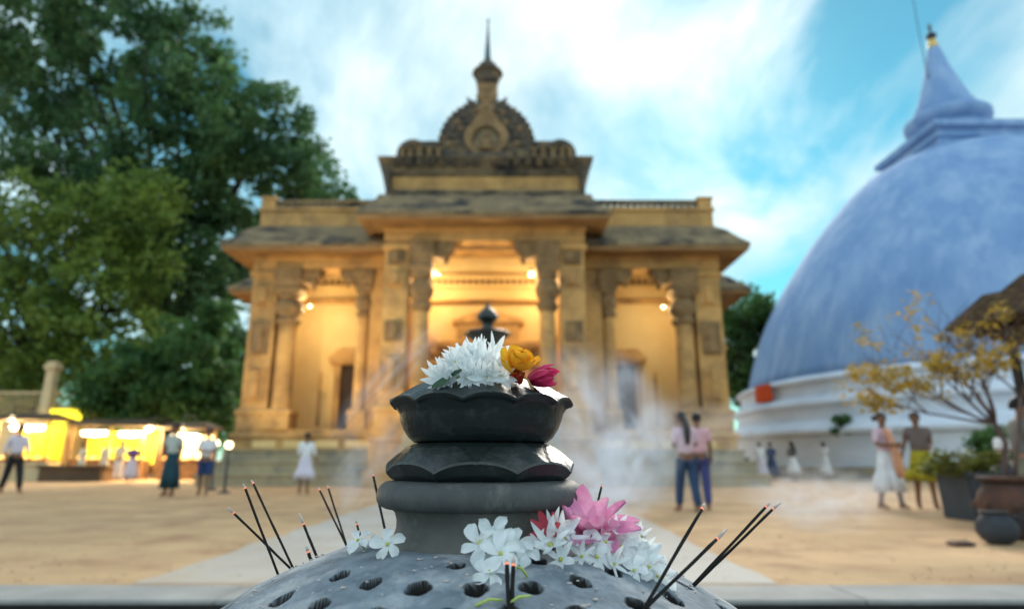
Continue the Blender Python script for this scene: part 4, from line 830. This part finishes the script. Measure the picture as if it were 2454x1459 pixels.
# ------------------------------------------------------------------ incense burner
BX, BY = -0.032, 0.66
B = thing('incense_burner', 'dark stone incense burner with lotus bowl above a pierced grey dome', 'incense burner', (BX, BY, -.46))
zo = .46
DP = [(.080, .8015), (.092, .8012), (.110, .8000), (.1325, .7955), (.160, .7865), (.185, .7760), (.220, .7585), (.254, .7375), (.290, .7080), (.320, .6750), (.345, .6350), (.358, .595), (.360, .56)]
dr = np.array([p[0] for p in DP]); dz = np.array([p[1] for p in DP])
def dome_z(r): return float(np.interp(r, dr, dz))
def hit(px, py):
    d = ray(px, py); o = Vector((0, 0, CAM_Z)); k = .25
    while k < 1.2:
        p = o + d*k; r = math.hypot(p.x-BX, p.y-BY)
        if p.z < dome_z(r): return p
        k += .0015
    return None
holes = []
for px, py, hr in ((1095, 1354, .0085), (1288, 1347, .0095), (815, 1381, .009), (890, 1396, .0095), (1003, 1406, .0112), (1140, 1411, .0105), (1272, 1408, .0105), (1390, 1393, .0098), (1470, 1371, .0085), (1612, 1432, .0098), (1530, 1453, .0110), (1640, 1402, .0085), (675, 1437, .0105), (762, 1452, .0100), (1222, 1470, .0115), (1065, 1478, .011), (900, 1480, .011), (1390, 1478, .011)):
    p = hit(px, py)
    if p: holes.append((p.x-BX, p.y-BY, hr))
for rr, n_, ph in ((.115, 8, .12), (.152, 13, .06), (.190, 16, .2), (.230, 20, .0), (.270, 22, .1)):
    for k in range(n_):
        a = ph + 2*PI*k/n_ + rg.uniform(-.04, .04); hx_, hy_ = rr*math.cos(a), rr*math.sin(a); pz_ = Vector((BX+hx_, BY+hy_, dome_z(rr)-CAM_Z))
        py_ = 729.5 - FPX*(-pz_.y*st_ + pz_.z*ct)/(pz_.y*ct + pz_.z*st_)
        if hy_ < .03 and py_ < 1462: continue
        if all(math.hypot(hx_-h[0], hy_-h[1]) > .030 for h in holes): holes.append((hx_, hy_, rg.uniform(.0088, .0112)))
ha = np.array(holes)
nr, na = 230, 720
rr_ = np.concatenate([np.linspace(.08, .29, nr-25), np.linspace(.2915, .36, 25)])
AA, RR = np.meshgrid(np.linspace(0, 2*PI, na, endpoint=False), rr_)
ZZ = np.interp(RR, dr, dz)
ker = np.ones(9)/9; prof = np.interp(rr_, dr, dz); prof = np.convolve(np.pad(prof, 4, mode='edge'), ker, 'valid'); ZZ = np.repeat(prof[:, None], na, 1)
Xg, Yg = RR*np.cos(AA), RR*np.sin(AA)
rs3 = np.random.RandomState(2)
for q in range(14):     # uneven, hand-dressed surface
    kx, ky = rs3.normal(size=2)*70; ZZ = ZZ + .00022*np.sin(kx*Xg+ky*Yg+rs3.rand()*6)
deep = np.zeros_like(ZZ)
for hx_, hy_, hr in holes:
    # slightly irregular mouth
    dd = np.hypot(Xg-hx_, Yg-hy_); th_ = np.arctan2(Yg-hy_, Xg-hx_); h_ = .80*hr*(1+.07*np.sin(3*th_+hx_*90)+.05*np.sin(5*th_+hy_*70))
    q = np.clip((h_*1.08-dd)/(h_*.30), 0, 1); q = q*q*(3-2*q); ZZ = ZZ - .019*q; deep = np.maximum(deep, np.clip((h_*1.20-dd)/(h_*.14), 0, 1))  # mask for the hollow's darkness, painted into holes and round their rims
V = np.stack([Xg, Yg, ZZ+zo], -1).reshape(-1, 3)
idx = np.arange(nr*na).reshape(nr, na); nx_ = np.roll(idx, -1, 1)
F = np.stack([idx[:-1], idx[1:], nx_[1:], nx_[:-1]], -1).reshape(-1, 4)
me = bpy.data.meshes.new('dome'); me.vertices.add(len(V)); me.vertices.foreach_set('co', V.astype(np.float32).ravel()); me.loops.add(F.size); me.loops.foreach_set('vertex_index', F.astype(np.int32).ravel())
me.polygons.add(len(F)); me.polygons.foreach_set('loop_start', np.arange(0, F.size, 4, dtype=np.int32)); me.polygons.foreach_set('use_smooth', np.ones(len(F), bool)); me.materials.append(MATS['dome_stone']); me.update(calc_edges=True)
at_ = me.attributes.new('hole_shade', 'FLOAT', 'POINT'); at_.data.foreach_set('value', deep.astype(np.float32).ravel())  # painted shade of the holes, mixed into the stone colour
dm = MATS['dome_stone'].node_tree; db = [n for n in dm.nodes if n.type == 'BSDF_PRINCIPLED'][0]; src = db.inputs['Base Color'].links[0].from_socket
an_ = N(dm, 'ShaderNodeAttribute', attribute_name='hole_shade'); mx_ = N(dm, 'ShaderNodeMixRGB'); mx_.inputs[2].default_value = (.012, .011, .010, 1)
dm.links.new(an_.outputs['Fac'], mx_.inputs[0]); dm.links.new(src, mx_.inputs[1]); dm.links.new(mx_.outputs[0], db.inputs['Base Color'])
link('dome', me, None, B)
MB().lathe([(.36, .56+zo), (.36, .53+zo), (.33, .51+zo), (.2, .49+zo), (.16, .42+zo), (.14, .2+zo), (.16, .0+zo), (.24, -.1+zo), (.26, -.2+zo), (.34, -.25+zo), (.36, -.46+zo)], 48).build('pedestal', 'neck_stone', B, True)
MB().lathe([(.0905, .797+zo), (.0885, .803+zo), (.0845, .809+zo), (.0825, .816+zo), (.0825, .823+zo), (.0845, .830+zo), (.090, .836+zo), (.0915, .838+zo)], 72).build('neck', 'neck_stone', B, 'all')
tor = [(.088, .8345+zo), (.0955, .8348+zo), (.1003, .8372+zo), (.1027, .8415+zo), (.1032, .8460+zo), (.1022, .8510+zo), (.0995, .8555+zo), (.0950, .8590+zo), (.086, .8605+zo)]
MB().lathe(tor, 96).build('ring', 'ring_stone', B, 'all')
# lower lotus: eight broad petals hanging over the ring, then the bowl with its domed lid
def cusp(a, n, ph=0.0):       # 0 between petals, 1 at a petal's tip
    return abs(((a*n/(2*PI)+ph) % 1.0)*2 - 1)
def sst(x, lo, hi):
    q = min(1, max(0, (x-lo)/(hi-lo))); return q*q*(3-2*q)
def refine(prof, sub):
    out_ = []
    for i in range(len(prof)-1):
        for k in range(sub): q = k/sub; out_.append((prof[i][0]+(prof[i+1][0]-prof[i][0])*q, prof[i][1]+(prof[i+1][1]-prof[i][1])*q, i+q))
    return out_ + [(prof[-1][0], prof[-1][1], len(prof)-1.0)]
def petal_lathe(prof, n, ph, sub, weight, amp_z, amp_r, tip_i, top_i, relief, name):
    pr = refine(prof, sub); wi = np.arange(len(weight))
    def wave(k, a, r, z):
        u = pr[k][2]; w = float(np.interp(u, wi, weight)); c = cusp(a, n, ph)
        r2 = r*(1 - amp_r*w*(1-c*c)); z2 = z + w*amp_z*(.5 - c**2.6)
        if tip_i <= u <= top_i:
            t = (u-tip_i)/(top_i-tip_i); half = .98*math.sqrt(max(0.0, 1-t**2.2)); d = (1-c)
            q = sst(half-d, -.06, .22); rim = math.exp(-((half-d-.08)/.08)**2); r2 += relief*(q + .8*rim)*(1-t)**.3; z2 += relief*.8*(q*.6 + .8*rim)
        return r2, z2
    return MB().lathe([(p[0], p[1]+zo) for p in pr], 320, wave=wave).build(name, 'black_stone', B, 'all')
petal_lathe([(.078, .8598), (.085, .8604), (.0905, .8635), (.0942, .8685), (.0960, .8712), (.0950, .8732), (.0900, .8785), (.0835, .8850), (.0765, .8910), (.070, .8950), (.062, .8962)],
            8, .5, 6, [0, .1, .45, .9, 1, 1, .6, .25, .05, 0, 0], .0085, .020, 4.0, 8.6, .0006, 'lower_lotus')
petal_lathe([(.062, .8955), (.0685, .8968), (.0745, .9020), (.0795, .9095), (.0830, .9180), (.0852, .9255), (.0885, .9312), (.0945, .9345), (.0948, .9358), (.0900, .9385), (.0800, .9450), (.0670, .9530), (.0520, .9590), (.035, .9615)],
            12, .25, 4, [0, 0, 0, 0, .05, .15, .5, 1, 1, .7, .3, .1, 0, 0], .0062, .018, 8.0, 11.5, .0011, 'lotus_bowl')
LZ = [(.0, .962), (.035, .9615), (.052, .959), (.067, .953), (.080, .945), (.090, .9385), (.0948, .9355)]
def lid_z(r): return float(np.interp(r, [p[0] for p in LZ], [p[1] for p in LZ])) if r < .0948 else -1
def clear_lid(p, up=.004):
    c = Vector((0, 0, CAM_Z)); p = Vector(p)
    for _ in range(60):
        if p.z > lid_z(math.hypot(p.x-BX, p.y-BY)) + up: break
        p = c + (p-c)*.9925
    return p

# ------------------------------------------------------------------ flowers
def petal_mesh(name, ln, wd, curl, cup, point, nu=9, nv=5):
    vs, fs = [], []
    for i in range(nu):
        u = i/(nu-1)
        if point < .5: w = wd*(.16 + .84*u**.8)*math.sqrt(max(0.0, 1-u**5)) + .02*wd         # broad, round ended
        else: w = wd*(math.sin(PI*min(1, u**.8*.95+.05)))**.8 + .03*wd                         # lance shaped
        ang = curl*u
        for j in range(nv):
            q = -1+2*j/(nv-1); vs.append((ln*u*math.cos(ang*.5), q*w/2 + .14*wd*math.sin(u*3), ln*u*math.sin(ang*.5) + cup*w*q*q + .07*wd*math.sin(6*u+3*q)))
    for i in range(nu-1):
        for j in range(nv-1): fs.append((i*nv+j, (i+1)*nv+j, (i+1)*nv+j+1, i*nv+j+1))
    return MB().add(vs, fs).mesh(name, 'all')
PM = {}
def petal(kind, ln, wd, curl, cup, point, m):
    if kind not in PM:
        me = petal_mesh('petal', ln, wd, curl, cup, point); me.materials.append(MATS[m]); PM[kind] = me
    return PM[kind]
petal('slim', .024, .0066, .7, .25, 1, 'petal_white'); petal('round', .0205, .0160, -.7, .22, 0, 'petal_white'); petal('small', .017, .0060, -.5, .2, 1, 'petal_white')
petal('lotus', .044, .021, .40, .16, 1, 'petal_pink'); petal('coral', .024, .009, .9, .1, 1, 'petal_coral'); petal('magenta', .036, .016, 1.3, .2, 1, 'petal_magenta')
petal('yellow', .026, .021, 1.1, .2, 0, 'petal_yellow'); petal('red', .022, .014, 1.5, .2, 0, 'petal_red')
eye_me = MB().ball((0, 0, .0012), (.0022, .0022, .0020), 8, 6).mesh('flower_centre', 'all'); eye_me.materials.append(MATS['flower_eye'])
stk_me = MB().tube([(0, 0, 0), (.001, 0, -.008), (.003, .001, -.018), (.006, .001, -.026)], [.0015, .0012, .0010, .0013], 6).mesh('flower_stalk', 'all'); stk_me.materials.append(MATS['stalk'])
fr_ = random.Random(77)
def flower(name, label, pos, normal, kind, n, layers=1, scale=1.0, spin=None, group=None, eye=True, stalk=False, open_=.18, cat='flower', lift=.42):
    t = thing(name, label, cat, pos, 0, group); q = Vector(normal).normalized().to_track_quat('Z', 'Y'); spin = fr_.uniform(0, 6.28) if spin is None else spin
    t.rotation_euler = (q.to_matrix() @ Matrix.Rotation(spin, 3, 'Z')).to_euler(); t.scale = (scale,)*3
    for L_ in range(layers):
        for k in range(n):
            o = bpy.data.objects.new('petal', PM[kind]); col.objects.link(o); o.parent = t
            a = 2*PI*(k + .5*L_)/n + fr_.uniform(-.12, .12); el = open_ + L_*lift + fr_.uniform(-.14, .14); s = (1-.13*L_)*fr_.uniform(.88, 1.1)
            o.rotation_euler = (Matrix.Rotation(a, 3, 'Z') @ Matrix.Rotation(-el, 3, 'Y') @ Matrix.Rotation(fr_.uniform(-.25, .35), 3, 'X')).to_euler(); o.scale = (s, s*fr_.uniform(.85, 1.1), s); o.location = (0, 0, .0006*L_)
    if eye:
        o = bpy.data.objects.new('flower_centre', eye_me); col.objects.link(o); o.parent = t
    if stalk:
        o = bpy.data.objects.new('flower_stalk', stk_me); col.objects.link(o); o.parent = t
    return t
# mound on the bowl
top_c = Vector((BX, BY, .955)); n_w = 0
GT = 'white flowers heaped on the bowl'; LT = 'slim petalled white blossom in the heap on the lotus bowl'
spots = []
for px, py, dY in [(1075, 900, -.035), (1120, 905, -.05), (1170, 905, -.055), (1055, 905, -.02), (1105, 872, -.02), (1150, 880, -.04), (1190, 885, -.04), (1100, 852, .0), (1140, 855, -.015), (1172, 856, -.015), (1205, 862, -.005), (1085, 885, -.03), (1150, 842, .01), (1190, 845, .012), (1065, 890, .01), (1145, 900, -.05), (1065, 912, -.04), (1090, 868, -.03), (1125, 888, -.05), (1185, 868, -.04), (1135, 866, -.04), (1200, 905, -.05), (1160, 864, -.03), (1112, 858, -.02), (1100, 905, -.05), (1210, 878, -.02), (1120, 846, .02), (1170, 846, .03), (1080, 872, .02), (1180, 892, -.05), (1215, 868, .02)]: spots.append(at(px, py, BY+dY))
core = Vector((BX-.004, BY, .945))
for p in spots:
    p = clear_lid(p); nrm = (p - core) + Vector((fr_.uniform(-.03, .03), -.034 + fr_.uniform(-.02, .01), fr_.uniform(-.03, .012))); flower('white_blossom', LT, p, nrm, 'slim', fr_.choice((7, 8, 9)), 1, fr_.uniform(.70, .98), group=GT, stalk=fr_.random() < .5, open_=fr_.uniform(.05, .5))
yp = at(1228, 888, BY-.05)
flower('yellow_flower', 'cupped yellow and orange flower beside the white heap on the bowl', clear_lid(yp + Vector((.004, -.016, -.002)), .002), (.15, -.55, .9), 'yellow', 7, 3, .92, eye=False, open_=.12)
flower('red_flower', 'dark red crumpled flower under the yellow one', clear_lid(at(1238, 915, BY-.05), .002), (.2, -.8, .4), 'red', 6, 1, .75, eye=False, open_=.6)
flower('magenta_lotus', 'magenta lotus bud lying on the rim of the bowl', clear_lid(at(1262, 908, BY-.045)), (.95, -.35, .12), 'magenta', 7, 2, .88, eye=False, open_=.62)
# stalk lying on the lid, and a leaf
a_, b_ = clear_lid(at(1245, 892, BY-.072), .002), clear_lid(at(1278, 934, BY-.072), .002)
tag(MB().tube([a_, a_.lerp(b_, .5)+Vector((.001, -.002, .001)), b_], [.0012, .0010, .0008], 6).build('fallen_twig', mat('stem_tan', (0.55, 0.33, 0.10)), None, 'all'), 'thin tan stem lying against the magenta bud', 'twig')
lf = clear_lid(at(1035, 927, BY-.048), .003); me = petal_mesh('leaf', .032, .013, .5, .12, 1); lo = link('leaf', me, 'green_leaf'); lo.location = lf; lo.rotation_euler = (R(35), R(-18), R(5)); tag(lo, 'dark green leaf lying on the bowl beneath the white heap', 'leaf')
# flowers lying on the dome
def on_dome(px, py, up=.006):
    p = hit(px, py)
    if p is None: p = at(px, py, BY-.02)
    return p + Vector((0, -.002, up))
def dome_n(p): return Vector(((p.x-BX)*1.2, (p.y-BY)*1.2 - .10, .16))
flower('fallen_blossom', 'white blossom with green stalk lying by the short stubs on the dome', on_dome(858, 1322, .010), (-.3, -.6, .8), 'round', 5, 1, .72, stalk=True)
flower('fallen_blossom', 'white blossom lying alone close under the neck of the burner', on_dome(928, 1333, .010), (.1, -.9, .5), 'round', 5, 1, .80, stalk=True)
GC = 'white blossoms lying before the neck'; LC = 'white round petalled blossom in the clump before the burner neck'
for px, py, u, sc in [(1185, 1352, .022, .85), (1150, 1358, .018, .9), (1200, 1372, .014, .95), (1235, 1352, .014, .8), (1175, 1382, .004, .8), (1195, 1345, .012, .9), (1255, 1350, .008, .7), (1215, 1362, .014, .8)]:
    flower('dome_blossom', LC, on_dome(px, py, u), (fr_.uniform(-.5, .5), -1, fr_.uniform(.2, .9)), 'round', 5, 1, sc, group=GC, stalk=fr_.random() < .5, open_=fr_.uniform(.1, .5))
GR_ = 'white blossoms round the pink lotus'; LR = 'white blossom in the row beside the pink lotus on the dome'
for px, py, u, sc, kd in [(1290, 1338, .012, .75, 'small'), (1320, 1342, .012, 1.0, 'slim'), (1350, 1335, .016, 1.0, 'slim'), (1345, 1352, .004, .95, 'slim'), (1375, 1340, .012, .8, 'small'), (1330, 1330, .022, .9, 'slim'), (1430, 1352, .006, .85, 'round'), (1450, 1345, .016, .8, 'round'), (1490, 1350, .014, .9, 'round'), (1515, 1350, .018, .9, 'round'), (1530, 1365, .012, .9, 'round'), (1500, 1335, .026, .85, 'round'), (1555, 1382, .008, .8, 'round'), (1575, 1392, .004, .6, 'small'), (1545, 1362, .016, .7, 'slim'), (1470, 1362, .004, .7, 'slim'), (1590, 1398, .003, .6, 'round'), (1565, 1378, .012, .75, 'round'), (1480, 1338, .022, .8, 'slim'), (1520, 1378, .004, .7, 'round'), (1395, 1350, .006, .7, 'slim'), (1410, 1340, .012, .7, 'round'), (1540, 1345, .022, .7, 'slim')]:
    flower('lotus_side_blossom', LR, on_dome(px, py, u), (fr_.uniform(-.6, .6), -.8, fr_.uniform(.3, 1.0)), kd, 5 if kd == 'round' else 6, 1, sc, group=GR_, stalk=fr_.random() < .4, open_=fr_.uniform(.05, .5))
flower('pink_lotus', 'open pink lotus flower resting on white blossoms', at(1412, 1280, BY-.055), (.10, -.42, .9), 'lotus', 8, 2, 1.10, open_=.06, lift=.5)
flower('coral_flower', 'small coral red flower wedged between neck and pink lotus', at(1318, 1272, BY-.085), (-.4, -.8, .5), 'coral', 7, 1, .85, open_=.2)
for px, py, a, lab in [(1172, 1452, .2, 'pale green flower stalk lying on the dome before the twin sticks'), (1243, 1452, .5, 'pale green stalk lying between the twin sticks and a dome hole'), (1250, 1390, -1.1, 'thin green stalk hanging from the white clump toward a hole')]:
    p = hit(px, py)
    if p is None: continue
    d = Vector((math.cos(a), 0.3*math.cos(a), math.sin(a)))*.010; q0, q1 = p-d, p+d
    q0.z = max(q0.z, dome_z(math.hypot(q0.x-BX, q0.y-BY)))+.0015; q1.z = max(q1.z, dome_z(math.hypot(q1.x-BX, q1.y-BY)))+.0015
    tag(MB().tube([q0, (q0+q1)/2+Vector((0, 0, .0025)), q1], [.0010, .0012, .0009], 6).build('flower_stalk', 'stalk', None, 'all'), lab, 'stalk')
# ash crumbs and bits on the dome
cm = MB(); rr3 = random.Random(8)
for k in range(240):
    a = rr3.uniform(0, 2*PI); r = rr3.uniform(.10, .26); p = (BX+r*math.cos(a), BY+r*math.sin(a), dome_z(r)+.0006); s = rr3.uniform(.0006, .0016); cm.ball(p, (s*rr3.uniform(.7, 2.2), s, s*.7), 6, 4)
tag(cm.build('ash_crumbs', 'ash', None, 'all'), kind='stuff')

# ------------------------------------------------------------------ incense sticks
def stick(base_px, tip_px, dY, label, w=.0016, ash=.012, bare=0.0, bY=None, group=None):
    b = hit(*base_px) if bY is None else None
    if b is None: b = at(base_px[0], base_px[1], bY or BY)
    tip = at(tip_px[0], tip_px[1], b.y + dY); d = (tip-b); ln = d.length; dn = d.normalized(); s0 = b - dn*.018
    w *= .80; t = thing('incense_stick', label, 'incense stick', tuple(b), 0, group)
    lc = lambda p: tuple(p-b)
    e1 = tip - dn*ash; n = 9; sag = dn.orthogonal()*.00010
    c0 = b + dn*ln*bare
    MB().tube([lc(s0), lc(c0)] if bare > .02 else [lc(s0), lc(b + dn*.004)], w*.5, 6).build('bamboo_core', 'bamboo', t, 'all')
    pts = [c0.lerp(e1, i/n) + sag*math.sin(i*.9) for i in range(n+1)]
    if bare <= .02: pts[0] = s0
    MB().tube([lc(p) for p in pts], [w*(.92+.16*rr3.random()) for _ in pts], 9).build('incense_coating', 'incense', t, 'all')
    if ash > 0:
        m1 = e1 + dn*.0016
        MB().tube([lc(e1 - dn*.0002), lc(m1)], [w*1.05, w*1.0], 9).build('ember', 'ember', t, 'all')
        bend = Vector((rr3.uniform(-.4, .4), 0, rr3.uniform(-.5, .1)))*ash*.3
        MB().tube([lc(m1), lc(m1.lerp(tip, .5) + bend*.3), lc(tip+bend)], [w*1.02, w*.9, w*.55], 8).build('ash_tip', 'ash', t, 'all')
stick((692, 1357), (545, 1214), -.01, 'lowest leaning incense stick crossing two others', ash=.010, bY=.69)
stick((668, 1380), (583, 1158), .01, 'incense stick crossed by the lowest leaning one', ash=.006, bY=.66)
stick((700, 1356), (603, 1150), .03, 'incense stick with tall glowing tip in the crossed group', ash=.005, bY=.70)
stick((752, 1316), (717, 1230), .02, 'short incense stick with a long pink ash tip', ash=.016, bY=.74, w=.0019)
stick((746, 1344), (733, 1305), .0, 'burnt down incense stub with red ember', ash=.008, bY=.68, w=.0021)
stick((828, 1302), (762, 1166), .02, 'thin leaning incense stick in the pair behind the stalked blossom', ash=.005, bY=.80, w=.0015)
stick((824, 1285), (784, 1161), .02, 'thin upright incense stick in the pair behind the stalked blossom', ash=.005, bY=.82, w=.0015)
stick((864, 1285), (852, 1245), .0, 'short incense stub behind the stalked white blossom', ash=.006, bY=.80, w=.0017)
stick((926, 1286), (892, 1128), .03, 'lone incense stick standing close against the stone ring', ash=.007, bY=.76, w=.0018)
stick((1545, 1454), (1690, 1205), .06, 'long steep incense stick sharing a hole with another', ash=.008, w=.0018)
stick((1547, 1456), (1746, 1264), .05, 'shallow leaning incense stick with a broken ash tip', ash=.018, w=.0018)
stick((1661, 1401), (1846, 1203), .03, 'slanting incense stick in the parallel pair', ash=.008, w=.0017)
stick((1664, 1402), (1873, 1199), .045, 'longest slanting incense stick in the parallel pair', ash=.016, w=.0017)
stick((1430, 1215), (1443, 1158), .02, 'incense stick standing behind the pink lotus', ash=.005, bY=.74, w=.0016)
stick((1219, 1463), (1214, 1340), .02, 'upright incense stick of the twin pair before the white clump', ash=.004, w=.0020)
stick((1226, 1463), (1231, 1330), .02, 'taller upright incense stick of the twin pair before the white clump', ash=.008, w=.0020)

# ------------------------------------------------------------------ smoke
def smoke_mat(name, dens, scale, lo, hi, rot=0.0, stretch=(1, 1, .5)):
    m = bpy.data.materials.new(name); m.use_nodes = True; t = m.node_tree; t.nodes.clear(); l = t.links.new
    o = N(t, 'ShaderNodeOutputMaterial'); v = N(t, 'ShaderNodeVolumePrincipled'); v.inputs['Color'].default_value = (.80, .87, 1.0, 1); v.inputs['Anisotropy'].default_value = .15
    tcn = N(t, 'ShaderNodeTexCoord'); mpn = N(t, 'ShaderNodeMapping'); mpn.inputs['Scale'].default_value = stretch; mpn.inputs['Rotation'].default_value = (0, rot, 0); l(tcn.outputs['Object'], mpn.inputs[0])
    n = N(t, 'ShaderNodeTexNoise'); n.inputs['Scale'].default_value = scale; n.inputs['Detail'].default_value = 4; n.inputs['Distortion'].default_value = 1.2; l(mpn.outputs[0], n.inputs['Vector'])
    r = ramp(t, [(lo, 0.0), (hi, 1.0)]); l(n.outputs[0], r.inputs[0])
    # fades to nothing at the cloud's own boundary
    ln_ = N(t, 'ShaderNodeVectorMath', operation='LENGTH'); l(tcn.outputs['Object'], ln_.inputs[0])
    fd = ramp(t, [(.35, 1.0), (.98, 0.0)]); l(ln_.outputs['Value'], fd.inputs[0])
    a = N(t, 'ShaderNodeMath', operation='MULTIPLY'); l(r.outputs[0], a.inputs[0]); l(fd.outputs[0], a.inputs[1])
    b = N(t, 'ShaderNodeMath', operation='MULTIPLY'); l(a.outputs[0], b.inputs[0]); b.inputs[1].default_value = dens
    l(b.outputs[0], v.inputs['Density']); l(v.outputs[0], o.inputs['Volume']); MATS[name] = m
    return m
def smoke(label, c, rad, tilt, dens, scale, lo, hi, stretch=(1, 1, .5)):
    m = smoke_mat('smoke_air', dens, scale, lo, hi, stretch=stretch)
    o = MB().ball((0, 0, 0), 1.0, 24, 14).build('incense_smoke', m, None, 'all'); o.location = c; o.scale = rad; o.rotation_euler = (0, tilt, 0)
    tag(o, label, 'smoke', kind='stuff')
smoke('pale smoke drifting between the bowl and the pair in pink shirts', at(1425, 1035, 1.30), (.17, .16, .22), R(-25), 10.5, 2.2, .45, .70, (1, 1, .8))
smoke('thin smoke wisp rising between the bowl and the woman in white', at(930, 900, 1.25), (.05, .06, .20), R(40), 8.0, 2.6, .45, .70)
smoke('soft smoke hanging between the ring and the crossed sticks', at(885, 1120, 1.5), (.12, .12, .16), R(25), 5.5, 2.3, .45, .70, (1, 1, .8))
smoke('bluish smoke trailing behind the pink lotus', at(1500, 1120, 1.9), (.26, .2, .14), R(-50), 6.0, 2.4, .45, .68, (1, 1, .8))
smoke('faint smoke spreading before the temple steps', at(1540, 1110, 14.5), (3.2, 2.2, 1.8), R(-10), .42, 2.2, .44, .66, (1, 1, .8))
smoke('faint smoke patch over the sand before the stupa', at(1960, 1190, 6.0), (.75, .8, .35), 0, 1.7, 2.2, .44, .66, (1, 1, .8))
